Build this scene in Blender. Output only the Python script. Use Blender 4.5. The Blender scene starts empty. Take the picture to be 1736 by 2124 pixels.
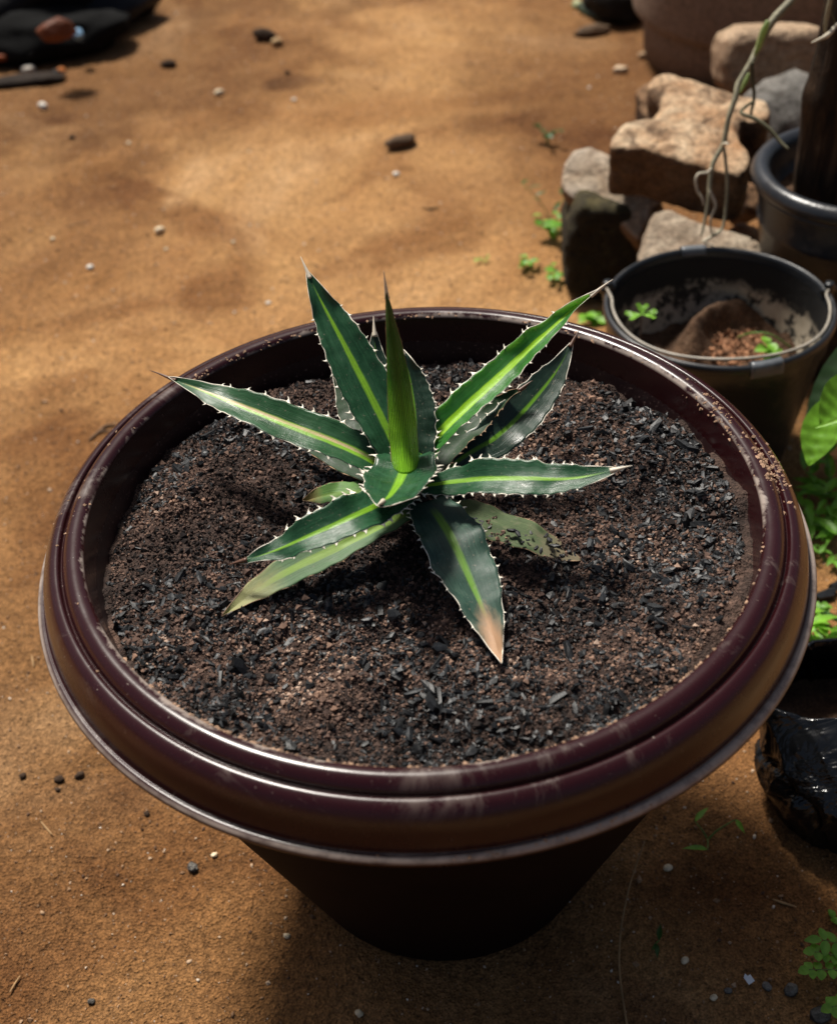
import bpy, bmesh, math, random
import numpy as np
from mathutils import Vector, Matrix
R_ = math.radians
rng = np.random.default_rng(7)
random.seed(7)
scene = bpy.context.scene

# ------------------------------------------------------------------ camera
PITCH, ROLL, YAW, FOC = 0.71585, -0.07527, 0.00041, 1.5
CAM = np.array([-0.00112, -0.61734, 0.8961])
W0, H0 = 1736.0, 2124.0
Fv = np.array([math.sin(YAW)*math.cos(PITCH), math.cos(YAW)*math.cos(PITCH), -math.sin(PITCH)])
Rv = np.array([math.cos(YAW), -math.sin(YAW), 0.0]); Uv = np.cross(Rv, Fv)
R2 = Rv*math.cos(ROLL)+Uv*math.sin(ROLL); U2 = -Rv*math.sin(ROLL)+Uv*math.cos(ROLL)
cd = bpy.data.cameras.new('camera'); cam = bpy.data.objects.new('camera', cd)
scene.collection.objects.link(cam)
M = Matrix(((R2[0], U2[0], -Fv[0], CAM[0]), (R2[1], U2[1], -Fv[1], CAM[1]), (R2[2], U2[2], -Fv[2], CAM[2]), (0, 0, 0, 1)))
cam.matrix_world = M
cd.sensor_fit = 'HORIZONTAL'; cd.sensor_width = 36; cd.lens = 54
cd.clip_start = 0.02; cd.clip_end = 400
cd.dof.use_dof = True; cd.dof.focus_distance = 0.84; cd.dof.aperture_fstop = 8.0
scene.camera = cam

# ------------------------------------------------------------------ light
SUN_EL, SUN_AZ = 61.0, -27.0          # azimuth clockwise from +y (seen from above); negative = towards the left
wd = bpy.data.worlds.new('World'); scene.world = wd; wd.use_nodes = True
nt = wd.node_tree; nt.nodes.clear()
sky = nt.nodes.new('ShaderNodeTexSky'); sky.sky_type = 'NISHITA'; sky.sun_disc = False
sky.sun_elevation = R_(SUN_EL); sky.sun_rotation = R_(SUN_AZ)
bg = nt.nodes.new('ShaderNodeBackground'); bg.inputs['Strength'].default_value = 0.05
sky.dust_density = 5.0; sky.ozone_density = .4; sky.air_density = 1.0
wo = nt.nodes.new('ShaderNodeOutputWorld')
nt.links.new(sky.outputs[0], bg.inputs[0]); nt.links.new(bg.outputs[0], wo.inputs[0])
sd = bpy.data.lights.new('sun', 'SUN'); sun = bpy.data.objects.new('sun', sd)
scene.collection.objects.link(sun)
sd.energy = 4.9; sd.angle = R_(9.5); sd.color = (1.0, 0.95, 0.87)
sdir = Vector((math.sin(R_(SUN_AZ))*math.cos(R_(SUN_EL)), math.cos(R_(SUN_AZ))*math.cos(R_(SUN_EL)), math.sin(R_(SUN_EL))))
sun.rotation_euler = sdir.to_track_quat('Z', 'Y').to_euler()
sun.location = (-1, 2, 3)
scene.view_settings.view_transform = 'Standard'; scene.view_settings.look = 'None'
scene.view_settings.gamma = 1; scene.view_settings.use_curve_mapping = False
scene.view_settings.exposure = 0.30

# ------------------------------------------------------------------ helpers
def ray(u, v): return Fv + R2*(u-W0/2)/(FOC*W0) - U2*(v-H0/2)/(FOC*W0)
def GZ(u, v, z=0.0):
    d = ray(u, v); return CAM + d*((z-CAM[2])/d[2])
def GY(u, v, y):
    d = ray(u, v); return CAM + d*((y-CAM[1])/d[1])
def GP(u, v, p0, n):
    d = ray(u, v); return CAM + d*(np.dot(np.array(p0)-CAM, n)/np.dot(d, n))
def depth(P): return float(np.dot(np.array(P)-CAM, Fv))
def px2m(px, P): return px*depth(P)/(FOC*W0)

def hash_(ix, iy, iz, s):
    h = (ix.astype(np.int64)*374761393 + iy.astype(np.int64)*668265263 + iz.astype(np.int64)*2147483647 + s*1274126177) & 0xffffffff
    h = ((h ^ (h >> 13))*1274126177) & 0xffffffff
    return ((h ^ (h >> 16)) & 0xffffff)/float(0xffffff)
def vnoise(p, s=0):
    p = np.asarray(p, float); f = np.floor(p); t = p-f; t = t*t*(3-2*t); i = f.astype(np.int64)
    out = 0
    for dx in (0, 1):
        for dy in (0, 1):
            for dz in (0, 1):
                w = (t[..., 0] if dx else 1-t[..., 0])*(t[..., 1] if dy else 1-t[..., 1])*(t[..., 2] if dz else 1-t[..., 2])
                out = out + w*hash_(i[..., 0]+dx, i[..., 1]+dy, i[..., 2]+dz, s)
    return out*2-1
def fbm(p, octaves=4, s=0, gain=.5):
    p = np.asarray(p, float); a, o, tot = 1.0, 0, 0
    for k in range(octaves):
        o = o + a*vnoise(p*(2.03**k)+k*13.7, s+k); tot += a; a *= gain
    return o/tot

def make_mesh(name, V, Fc, smooth=True):
    me = bpy.data.meshes.new(name); V = np.asarray(V, np.float32); Fc = np.asarray(Fc, np.int32)
    n = Fc.shape[1]
    me.vertices.add(len(V)); me.vertices.foreach_set('co', V.ravel())
    me.loops.add(Fc.size); me.loops.foreach_set('vertex_index', Fc.ravel())
    me.polygons.add(len(Fc)); me.polygons.foreach_set('loop_start', np.arange(0, Fc.size, n, dtype=np.int32))
    me.update(calc_edges=True)
    me.polygons.foreach_set('use_smooth', np.full(len(Fc), smooth)); me.validate()
    return me
def obj(name, me, mat=None, parent=None):
    o = bpy.data.objects.new(name, me); scene.collection.objects.link(o)
    if mat is not None: me.materials.clear(); me.materials.append(mat)
    if parent is not None: o.parent = parent
    return o
def tag(o, label=None, cat=None, group=None, kind=None):
    if label: o['label'] = label
    if cat: o['category'] = cat
    if group: o['group'] = group
    if kind: o['kind'] = kind
    return o
def empty(name, loc, label, cat, group=None):
    o = bpy.data.objects.new(name, None); scene.collection.objects.link(o); o.location = loc
    o.empty_display_size = .02
    return tag(o, label, cat, group)
def child_world(o, parent):              # geometry was written in world space
    o.parent = parent; o.matrix_parent_inverse = Matrix.Translation(parent.location).inverted(); return o
def fattr(me, name, vals):
    a = me.attributes.new(name, 'FLOAT', 'POINT'); a.data.foreach_set('value', np.asarray(vals, np.float32))
def grid_faces(nu, nv, wrapu=False):
    i = np.arange(nu if wrapu else nu-1); j = np.arange(nv-1)
    I, J = np.meshgrid(i, j, indexing='ij'); I2 = (I+1) % nu
    return np.stack([I*nv+J, I2*nv+J, I2*nv+J+1, I*nv+J+1], -1).reshape(-1, 4)
def lathe(profile, seg=160, closed=False, warp=None):
    P = np.array(profile); th = np.linspace(0, 2*np.pi, seg, endpoint=False)
    r = P[None, :, 0]*np.ones((seg, 1))
    if warp is not None: r = r*(1+warp(th))[:, None]
    V = np.stack([r*np.cos(th)[:, None], r*np.sin(th)[:, None], np.ones((seg, 1))*P[None, :, 1]], -1).reshape(-1, 3)
    Fc = grid_faces(seg, len(P), True)
    if closed:
        n = len(P); i = np.arange(seg); Fc = np.concatenate([Fc, np.stack([i*n+n-1, ((i+1) % seg)*n+n-1, ((i+1) % seg)*n, i*n], -1)])
    return V, Fc
def smooth_profile(pts, sub=4):
    P = np.array(pts, float); out = []
    for i in range(len(P)-1):
        p0 = P[max(i-1, 0)]; p1 = P[i]; p2 = P[i+1]; p3 = P[min(i+2, len(P)-1)]
        for k in range(sub):
            t = k/sub
            out.append(.5*((2*p1)+(-p0+p2)*t+(2*p0-5*p1+4*p2-p3)*t*t+(-p0+3*p1-3*p2+p3)*t**3))
    out.append(P[-1]); return np.array(out)
def tube(pts, rad, sub=5, seg=8, wob=0.0, caps=True):
    P = smooth_profile(pts, sub) if sub > 1 else np.array(pts, float)
    n = len(P); r = np.interp(np.linspace(0, 1, n), np.linspace(0, 1, len(np.atleast_1d(rad))), np.atleast_1d(rad)) if np.size(rad) > 1 else np.full(n, rad)
    T = np.gradient(P, axis=0); T /= np.linalg.norm(T, axis=1)[:, None]+1e-12
    up = np.array([0, 0, 1.0]) if abs(T[0][2]) < .9 else np.array([1.0, 0, 0])
    A = []; a = np.cross(T[0], up); a /= np.linalg.norm(a)
    for i in range(n):
        a = a-T[i]*np.dot(a, T[i]); a /= np.linalg.norm(a); A.append(a.copy())
    A = np.array(A); B = np.cross(T, A)
    th = np.linspace(0, 2*np.pi, seg, endpoint=False)
    rr = r[:, None]*np.ones((1, seg))
    if wob: rr = rr*(1+wob*vnoise(np.stack(np.broadcast_arrays(np.arange(n)[:, None]*.6, np.cos(th)[None]*1.5, np.sin(th)[None]*1.5+P[0][0]*100), -1)))
    V = P[:, None]+(A[:, None]*np.cos(th)[None, :, None]+B[:, None]*np.sin(th)[None, :, None])*rr[..., None]
    V = V.reshape(-1, 3)
    i = np.arange(n-1); j = np.arange(seg); I, J = np.meshgrid(i, j, indexing='ij'); J2 = (J+1) % seg
    Fc = np.stack([I*seg+J, I*seg+J2, (I+1)*seg+J2, (I+1)*seg+J], -1).reshape(-1, 4)
    if caps:
        V = np.concatenate([V, P[:1], P[-1:]]); c0, c1 = n*seg, n*seg+1
        j = np.arange(seg); j2 = (j+1) % seg
        Fc = np.concatenate([Fc, np.stack([j2, j, np.full(seg, c0), np.full(seg, c0)], -1), np.stack([(n-1)*seg+j, (n-1)*seg+j2, np.full(seg, c1), np.full(seg, c1)], -1)])
    return V, Fc
def join(parts):
    Vs, Fs, o = [], [], 0
    for V, Fc in parts: Vs.append(V); Fs.append(np.asarray(Fc)+o); o += len(V)
    return np.concatenate(Vs), np.concatenate(Fs)
def mesh_q(name, V, Fc, smooth=True):         # quads where the last two indices may repeat (triangles)
    bm = bmesh.new(); vs = [bm.verts.new(v) for v in V]
    for f in Fc:
        f = list(dict.fromkeys(int(k) for k in f))
        if len(f) > 2:
            try: bm.faces.new([vs[k] for k in f])
            except ValueError: pass
    bmesh.ops.recalc_face_normals(bm, faces=bm.faces)
    me = bpy.data.meshes.new(name); bm.to_mesh(me); bm.free()
    me.polygons.foreach_set('use_smooth', np.full(len(me.polygons), smooth)); return me
def ico(sub=1):
    bm = bmesh.new(); bmesh.ops.create_icosphere(bm, subdivisions=sub, radius=1)
    V = np.array([v.co for v in bm.verts]); Fc = np.array([[v.index for v in f.verts] for f in bm.faces]); bm.free(); return V, Fc
OCT = (np.array([[1, 0, 0], [-1, 0, 0], [0, 1, 0], [0, -1, 0], [0, 0, 1], [0, 0, -1]], float),
       np.array([[0, 2, 4], [2, 1, 4], [1, 3, 4], [3, 0, 4], [2, 0, 5], [1, 2, 5], [3, 1, 5], [0, 3, 5]]))
def rand_rot(n, r=rng):
    q = r.normal(size=(n, 4)); q /= np.linalg.norm(q, axis=1)[:, None]; w, x, y, z = q.T
    return np.stack([1-2*(y*y+z*z), 2*(x*y-z*w), 2*(x*z+y*w), 2*(x*y+z*w), 1-2*(x*x+z*z), 2*(y*z-x*w), 2*(x*z-y*w), 2*(y*z+x*w), 1-2*(x*x+y*y)], -1).reshape(n, 3, 3)
def tilt_rot(n, tilt, r=rng):                # yaw anywhere, small tilt
    a = r.uniform(0, 2*np.pi, n); ax = r.normal(0, tilt, n); ay = r.normal(0, tilt, n)
    c, s = np.cos(a), np.sin(a); Z = np.zeros(n); O = np.ones(n)
    Rz = np.stack([c, -s, Z, s, c, Z, Z, Z, O], -1).reshape(n, 3, 3)
    c, s = np.cos(ax), np.sin(ax); Rx = np.stack([O, Z, Z, Z, c, -s, Z, s, c], -1).reshape(n, 3, 3)
    c, s = np.cos(ay), np.sin(ay); Ry = np.stack([c, Z, s, Z, O, Z, -s, Z, c], -1).reshape(n, 3, 3)
    return Rx@Ry@Rz
def scatter(name, bases, pos, scl, rot, mat, parent=None, smooth=False, rv=None):
    n = len(pos); Vs, Fs, At, o = [], [], [], 0
    which = np.arange(n) % len(bases); rv = rng.random(n) if rv is None else rv
    for b, (BV, BF) in enumerate(bases):
        idx = np.where(which == b)[0]
        if not len(idx): continue
        V = np.einsum('nij,nvj->nvi', rot[idx], BV[None]*scl[idx][:, None, :])+pos[idx][:, None]
        Fc = BF[None]+(np.arange(len(idx))*len(BV))[:, None, None]+o
        Vs.append(V.reshape(-1, 3)); Fs.append(Fc.reshape(-1, 3)); At.append(np.repeat(rv[idx], len(BV))); o += len(idx)*len(BV)
    me = make_mesh(name, np.concatenate(Vs), np.concatenate(Fs), smooth); fattr(me, 'rnd', np.concatenate(At))
    ob = obj(name, me, mat)
    if parent is not None: child_world(ob, parent)
    return ob

# ------------------------------------------------------------------ materials
class MT:
    def __init__(s, name, rough=.6, spec=.5):
        s.m = bpy.data.materials.new(name); s.m.use_nodes = True; s.t = s.m.node_tree; s.b = s.t.nodes['Principled BSDF']
        s.b.inputs['Roughness'].default_value = rough; s.b.inputs['Specular IOR Level'].default_value = spec
    def n(s, typ, **kw):
        nd = s.t.nodes.new(typ)
        for k, v in kw.items(): setattr(nd, k, v)
        return nd
    def link(s, a, b): s.t.links.new(a, b)
    def coord(s, kind='Object', scale=(1, 1, 1), loc=(0, 0, 0)):
        c = s.n('ShaderNodeTexCoord') if kind != 'World' else s.n('ShaderNodeNewGeometry')
        m = s.n('ShaderNodeMapping'); m.inputs['Scale'].default_value = scale; m.inputs['Location'].default_value = loc
        s.link(c.outputs['Position' if kind == 'World' else kind], m.inputs[0]); return m.outputs[0]
    def noise(s, scale, detail=4, rough=.55, vec=None, dist=0):
        nd = s.n('ShaderNodeTexNoise'); nd.inputs['Scale'].default_value = scale; nd.inputs['Detail'].default_value = detail
        nd.inputs['Roughness'].default_value = rough; nd.inputs['Distortion'].default_value = dist
        s.link(vec if vec is not None else s.coord('World'), nd.inputs['Vector']); return nd.outputs[0]
    def voro(s, scale, vec=None, feat='F1', out=0):
        nd = s.n('ShaderNodeTexVoronoi'); nd.feature = feat; nd.inputs['Scale'].default_value = scale
        s.link(vec if vec is not None else s.coord('World'), nd.inputs['Vector']); return nd.outputs[out]
    def ramp(s, fac, stops, interp='LINEAR'):
        nd = s.n('ShaderNodeValToRGB'); cr = nd.color_ramp; cr.interpolation = interp
        while len(cr.elements) < len(stops): cr.elements.new(.5)
        for e, (p, c) in zip(cr.elements, stops):
            e.position = p; e.color = (*c, 1) if hasattr(c, '__len__') else (c, c, c, 1)
        s.link(fac, nd.inputs[0]); return nd.outputs[0]
    def mix(s, f, a, b, mode='MIX'):
        nd = s.n('ShaderNodeMix'); nd.data_type = 'RGBA'; nd.blend_type = mode
        for sock, v in ((0, f), (6, a), (7, b)):
            if hasattr(v, 'links'): s.link(v, nd.inputs[sock])
            elif sock == 0: nd.inputs[0].default_value = v
            else: nd.inputs[sock].default_value = (*v, 1) if hasattr(v, '__len__') else (v, v, v, 1)
        return nd.outputs[2]
    def math(s, op, a, b=None, c=None, clamp=False):
        nd = s.n('ShaderNodeMath'); nd.operation = op; nd.use_clamp = clamp
        for i, v in enumerate((a, b, c)):
            if v is None: continue
            if hasattr(v, 'links'): s.link(v, nd.inputs[i])
            else: nd.inputs[i].default_value = v
        return nd.outputs[0]
    def attr(s, name): nd = s.n('ShaderNodeAttribute'); nd.attribute_name = name; return nd.outputs['Fac']
    def color(s, c):
        if hasattr(c, 'links'): s.link(c, s.b.inputs['Base Color'])
        else: s.b.inputs['Base Color'].default_value = (*c, 1)
        return s
    def rough(s, c): s.link(c, s.b.inputs['Roughness']); return s
    def bump(s, h, dist=.001, strength=1):
        nd = s.n('ShaderNodeBump'); nd.inputs['Distance'].default_value = dist; nd.inputs['Strength'].default_value = strength
        prev = s.b.inputs['Normal'].links
        if prev: s.link(prev[0].from_socket, nd.inputs['Normal'])
        s.link(h, nd.inputs['Height']); s.link(nd.outputs[0], s.b.inputs['Normal']); return s

# ground
g = MT('sandy_earth', .95, .2)
big = g.noise(1.6, 5, .6, dist=.6); mid = g.noise(7, 5, .6, dist=.4); fine = g.noise(160, 4, .7); grit = g.noise(520, 2, .6)
c = g.ramp(big, [(.3, (.20, .088, .028)), (.44, (.31, .150, .052)), (.55, (.43, .235, .092)), (.66, (.60, .38, .195))])
c = g.mix(g.ramp(mid, [(.35, 0.0), (.62, .75)]), c, g.mix(.5, c, (.36, .19, .08)))
c = g.mix(g.ramp(g.noise(3.2, 3, .5, vec=g.coord('World', loc=(4, 1, 0)), dist=1.2), [(.54, 0.0), (.68, .8)]), c, g.mix(1.0, c, (.50, .40, .33), 'MULTIPLY'))
c = g.mix(1.0, c, g.ramp(fine, [(.25, .42), (.5, .98), (.75, 1.45)]), 'MULTIPLY')
c = g.mix(1.0, c, g.ramp(grit, [(.3, .55), (.5, 1.0), (.72, 1.5)]), 'MULTIPLY')
# darker earth round stones and far left; in front of the pot, painted-in shade
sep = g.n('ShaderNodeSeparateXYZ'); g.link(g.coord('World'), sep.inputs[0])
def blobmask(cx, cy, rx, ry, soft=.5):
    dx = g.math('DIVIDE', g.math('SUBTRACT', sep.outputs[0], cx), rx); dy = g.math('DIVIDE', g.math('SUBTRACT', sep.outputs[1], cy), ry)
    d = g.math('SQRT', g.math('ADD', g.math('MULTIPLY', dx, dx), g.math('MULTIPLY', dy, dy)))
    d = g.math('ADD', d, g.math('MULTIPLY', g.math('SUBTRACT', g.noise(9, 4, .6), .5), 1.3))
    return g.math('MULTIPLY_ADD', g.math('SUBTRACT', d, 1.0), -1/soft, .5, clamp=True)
dark_patches = [(.40, 1.45, .24, .55, .7, .72), (-.62, 1.75, .50, .36, .6, .8), (-.17, 1.63, .055, .03, .5, .6), (-.12, 2.15, .6, .18, .6, .45), (-.62, 1.2, .25, .35, .7, .4), (-.45, -.22, .66, .50, .9, .74), (-.42, .30, .22, .34, .8, .35), (.1, -.80, 1.3, .46, .6, .8), (.45, -.1, .25, .5, .8, .35)]
for (cx, cy, rx, ry, so, st) in dark_patches:
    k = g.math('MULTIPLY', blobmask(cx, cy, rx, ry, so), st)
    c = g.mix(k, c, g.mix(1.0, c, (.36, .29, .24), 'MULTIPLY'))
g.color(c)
g.bump(g.noise(45, 5, .65), .008, .7); g.bump(g.voro(420), .0022, .8); g.bump(fine, .0036, .9)
G_GROUND = g.m

def simple(name, col, rough=.6, spec=.5, var=.0, vscale=60, bump=0, bscale=200, dirt=None, dirtc=(.25, .17, .11), attr=None):
    m = MT(name, rough, spec); cc = col
    if var: cc = m.mix(1.0, cc, m.ramp(m.noise(vscale, 4, .6), [(.3, 1-var), (.7, 1+var)]), 'MULTIPLY')
    if attr: cc = m.mix(1.0, cc, m.ramp(m.attr('rnd'), [(0, 1-attr), (1, 1+attr)]), 'MULTIPLY')
    if dirt:
        k = m.ramp(m.noise(dirt[0], 6, .7, dist=.3), [(dirt[1], 0.0), (dirt[2], dirt[3])])
        cc = m.mix(k, cc, dirtc); m.rough(m.mix(k, rough, .9))
    m.color(cc)
    if bump: m.bump(m.noise(bscale, 4, .6), bump, .8)
    return m.m

# maroon glazed plastic pot
p = MT('maroon_plastic', .33, .40)
k1 = p.ramp(p.noise(11, 7, .75, dist=.8), [(.58, 0.0), (.74, .38)])
k2 = p.ramp(p.noise(330, 3, .6), [(.70, 0.0), (.75, .8)])
geo = p.n('ShaderNodeNewGeometry'); nz = p.n('ShaderNodeSeparateXYZ'); p.link(geo.outputs['Normal'], nz.inputs[0])
ps_ = p.n('ShaderNodeSeparateXYZ'); p.link(geo.outputs['Position'], ps_.inputs[0])
rad_ = p.math('SQRT', p.math('ADD', p.math('MULTIPLY', ps_.outputs[0], ps_.outputs[0]), p.math('MULTIPLY', ps_.outputs[1], ps_.outputs[1])))
upm = p.ramp(nz.outputs[2], [(.35, .04), (.95, 1.0)])
dust_sheen = p.math('MULTIPLY', p.math('MAXIMUM', k1, k2), upm)
edge = p.math('MULTIPLY_ADD', p.math('SUBTRACT', p.math('ADD', rad_, p.math('MULTIPLY', p.math('SUBTRACT', p.noise(28, 6, .75, dist=.5), .5), .022)), .2155), -420, .5, clamp=True)
edge = p.math('MULTIPLY', p.math('MULTIPLY', edge, .85), p.ramp(ps_.outputs[2], [(.355, 0.0), (.362, 1.0)])); edge = p.math('MULTIPLY', edge, p.ramp(nz.outputs[2], [(.35, 0.0), (.6, 1.0)]))
bead = p.math('MULTIPLY', p.math('MULTIPLY_ADD', p.math('SUBTRACT', rad_, .2482), 600, .2, clamp=True), p.ramp(p.noise(60, 6, .75), [(.30, .25), (.55, .9)])); bead = p.math('MULTIPLY', bead, p.ramp(nz.outputs[2], [(.1, 0.0), (.5, 1.0)]))  # lip bead: real dust, plus bright sky sheen painted into the colour
edge = p.math('MAXIMUM', edge, bead)
dust_sheen = p.math('MAXIMUM', dust_sheen, edge)
pb = p.mix(p.noise(8, 3, .5), (.016, .0024, .0032), (.025, .0042, .0056)); fs_ = p.ramp(p.noise(1, 2, .5, vec=p.coord('World', (700, 700, 60))), [(.70, 0.0), (.76, .22)]); pb = p.mix(fs_, pb, (.16, .12, .11))
p.color(p.mix(dust_sheen, pb, (.33, .27, .23))); p.b.inputs['Coat Weight'].default_value = 0.0
p.rough(p.math('ADD', p.ramp(p.noise(35, 5, .7), [(.3, .20), (.75, .31)]), p.math('MULTIPLY', dust_sheen, .45)))
scr = p.noise(1, 3, .6, vec=p.coord('World', (60, 60, 900))); p.bump(scr, .0002, .25); p.bump(p.noise(40, 3, .6), .0006, .2)
M_POT = p.m
pi_ = MT('maroon_plastic_inner', .42, .4)
pi_.color(pi_.mix(pi_.ramp(pi_.noise(420, 3, .6), [(.62, 0.0), (.69, .7)]), (.020, .007, .008), (.20, .13, .11))); pi_.bump(pi_.noise(90, 3, .6), .0008, .4)
M_POTIN = pi_.m

so = MT('charcoal_soil', .92, .25)
n1 = so.noise(30, 6, .7); n2 = so.noise(330, 4, .7)
sc = so.ramp(n1, [(.32, (.016, .011, .010)), (.52, (.052, .033, .026)), (.70, (.135, .082, .060))])
sc = so.mix(1.0, sc, so.ramp(n2, [(.3, .35), (.5, 1.0), (.72, 1.9)]), 'MULTIPLY')
so.color(sc); so.bump(so.noise(260, 4, .7), .003, 1); so.bump(so.voro(600), .0015, .8); M_SOIL = so.m
M_CRUMB_R = MT('red_crumb', .95, .2)
M_CRUMB_R.color(M_CRUMB_R.ramp(M_CRUMB_R.attr('rnd'), [(0, (.010, .008, .008)), (.38, (.024, .018, .016)), (.52, (.092, .058, .046)), (.8, (.165, .105, .080)), (.96, (.27, .165, .115)), (1, (.46, .33, .25))])); M_CRUMB_R = M_CRUMB_R.m
ch = MT('charcoal', .5, .5)
ch.color(ch.mix(1.0, ch.ramp(ch.attr('rnd'), [(0, (.0025, .0027, .003)), (.6, (.007, .0078, .0088)), (1, (.026, .029, .032))]), ch.ramp(ch.noise(300, 2, .6), [(.3, .6), (.7, 1.5)]), 'MULTIPLY'))
ch.bump(ch.noise(1, 3, .6, vec=ch.coord('Object', (900, 200, 900))), .0004, .6); M_CHAR = ch.m
M_GRAIN = MT('sand_grain', .8, .35)
M_GRAIN.color(M_GRAIN.ramp(M_GRAIN.attr('rnd'), [(0, (.06, .03, .018)), (.35, (.20, .11, .055)), (.7, (.36, .22, .12)), (.93, (.50, .36, .24)), (1, (.72, .66, .56))])); M_GRAIN = M_GRAIN.m

def paver_mat(name, a, b, dark, seed=0, darkamt=.5, rough=.85):
    m = MT(name, rough, .3); vec = m.coord('World', loc=(seed, seed*2, 0))
    cc = m.mix(m.ramp(m.noise(14, 6, .65, vec=vec, dist=.4), [(.35, 0.0), (.65, 1.0)]), a, b)
    cc = m.mix(m.ramp(m.noise(22, 7, .72, vec=m.coord('World', loc=(seed+3, 1, 2)), dist=.8), [(.47, 0.0), (.60, darkamt)]), cc, dark)
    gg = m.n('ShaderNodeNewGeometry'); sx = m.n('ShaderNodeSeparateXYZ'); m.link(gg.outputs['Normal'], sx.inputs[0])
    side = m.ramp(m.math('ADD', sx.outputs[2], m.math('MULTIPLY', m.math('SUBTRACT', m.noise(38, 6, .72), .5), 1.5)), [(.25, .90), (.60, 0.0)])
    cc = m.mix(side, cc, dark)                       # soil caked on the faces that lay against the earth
    cc = m.mix(1.0, cc, m.ramp(m.noise(150, 5, .75), [(.3, .5), (.7, 1.4)]), 'MULTIPLY')
    m.color(cc); m.bump(m.noise(60, 6, .75), .008, .9); m.bump(m.noise(300, 3, .7), .003, .9); return m.m

# ------------------------------------------------------------------ ground
def axis(lo, hi, step, far, n):
    a = np.arange(lo, hi, step); t = np.linspace(0, 1, n)[1:]
    return np.concatenate([(lo-(far)*(t**2.2))[::-1], a, a[-1]+far*(t**2.2)])
def ground_h(x, y):
    p = np.stack([x, y, np.zeros_like(x)], -1)
    h = .020*fbm(p*2.2, 3, 11)+.0075*fbm(p*11, 3, 17)+.0022*fbm(p*55, 2, 23)
    r = np.hypot(x, y); keep = np.clip((r-.13)/.12, 0, 1)   # level under the pot
    return h*(.12+.88*keep) + .028*np.clip((x-.30)/.5, 0, 1)*np.clip(1-abs(y-1.15)/.5, 0, 1)*0
X = axis(-1.1, 1.15, .0075, 70, 26); Y = axis(-.45, 2.35, .0085, 70, 26)
GX, GYy = np.meshgrid(X, Y, indexing='ij'); GH = ground_h(GX, GYy)
V = np.stack([GX, GYy, GH], -1).reshape(-1, 3)
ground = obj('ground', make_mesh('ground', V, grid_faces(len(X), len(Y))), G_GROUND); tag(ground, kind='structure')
def gh(x, y): return float(ground_h(np.array([x]), np.array([y]))[0])
def gpt(u, v, dz=0.0):
    P = GZ(u, v, 0)
    for _ in range(3): P = GZ(u, v, gh(P[0], P[1])+dz)
    return P

ICO1, ICO2 = ico(1), ico(2)
def lumps(n, sub, seed, amp=.35, flat=.6):
    out = []
    for k in range(n):
        Vb, Fb = ico(sub); Vn = Vb*(1+amp*vnoise(Vb*1.6+seed+k*7.1, k)[:, None]); Vn[:, 2] *= flat; out.append((Vn, Fb))
    return out
GR = lumps(6, 1, 3)
# grains and grit lying on the earth
N = 48000
t = rng.random(N)**.75; py = -.25+t*2.3; px = rng.uniform(-.55, .62, N)*(.75+.42*np.clip(py, 0, 2))
size = rng.gamma(2.0, .00032, N)+.0003
keep = np.hypot(px, py) > .12; px, py, size = px[keep], py[keep], size[keep]
pos = np.stack([px, py, ground_h(px, py)+size*.2], -1)
go = scatter('grit', [OCT], pos, np.stack([size, size*rng.uniform(.6, 1, len(size)), size*.7], -1), rand_rot(len(size)), M_GRAIN)
tag(go, 'loose sand grains and grit strewn over the brown earth', 'grit', kind='stuff')
N = 420
py = rng.uniform(-.25, 2.0, N); px = rng.uniform(-.5, .6, N)*(.75+.4*np.clip(py, 0, 2)); size = np.abs(rng.normal(.0012, .0007, N))+.0007
keep = np.hypot(px, py) > .13; px, py, size = px[keep], py[keep], size[keep]
pos = np.stack([px, py, ground_h(px, py)+size*.2], -1)
go = scatter('gravel', GR, pos, np.stack([size, size*rng.uniform(.6, 1, len(size)), size*.8], -1), tilt_rot(len(size), .4), M_GRAIN, smooth=True)
tag(go, 'small mixed pebbles scattered over the earth yard', 'gravel', kind='stuff')

# ------------------------------------------------------------------ big pot
HL = .337
def warp(th): return -.0004*np.cos(2*th)-.0067*np.sin(2*th)
pot = empty('plant_pot', (0, 0, 0), 'large round maroon plastic pot with a wide moulded rim, filled with dark soil', 'pot')
rimp = [(.2095, HL+.006), (.2125, HL+.022), (.2142, HL+.031), (.2152, HL+.0345), (.2172, HL+.0368), (.2200, HL+.0377), (.2232, HL+.0374), (.2262, HL+.0355), (.2284, HL+.0328),
        (.2293, HL+.0306), (.2296, HL+.0292), (.2302, HL+.0288), (.2308, HL+.0296), (.2316, HL+.0312), (.2330, HL+.0318), (.2352, HL+.0313), (.2378, HL+.0296), (.2402, HL+.0266), (.2424, HL+.0225),
        (.2441, HL+.0175), (.2453, HL+.012), (.2460, HL+.0075), (.2464, HL+.0050), (.2472, HL+.0041), (.2486, HL+.0042), (.2502, HL+.0036), (.2514, HL+.0020), (.2517, HL+.0000), (.2508, HL-.0016), (.2490, HL-.0022), (.2465, HL-.0018),
        (.2445, HL+.002), (.2436, HL+.010), (.2420, HL+.0185), (.2385, HL+.0245), (.2345, HL+.0265), (.2290, HL+.026)]
V, Fc = lathe(smooth_profile(rimp, 3), 288, False, warp)
child_world(obj('rim', mesh_q('rim', V, Fc), M_POT), pot)
def cone_r(z): return .118+(.2365-.118)*(z/HL)
bp = [(.2385, HL+.022), (.2380, HL+.012)]+[(cone_r(z), z) for z in np.linspace(HL-.004, .012, 14)]+[(.1165, .004), (.112, .0), (.0, .0)]
V, Fc = lathe(bp, 200, False, warp)
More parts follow.
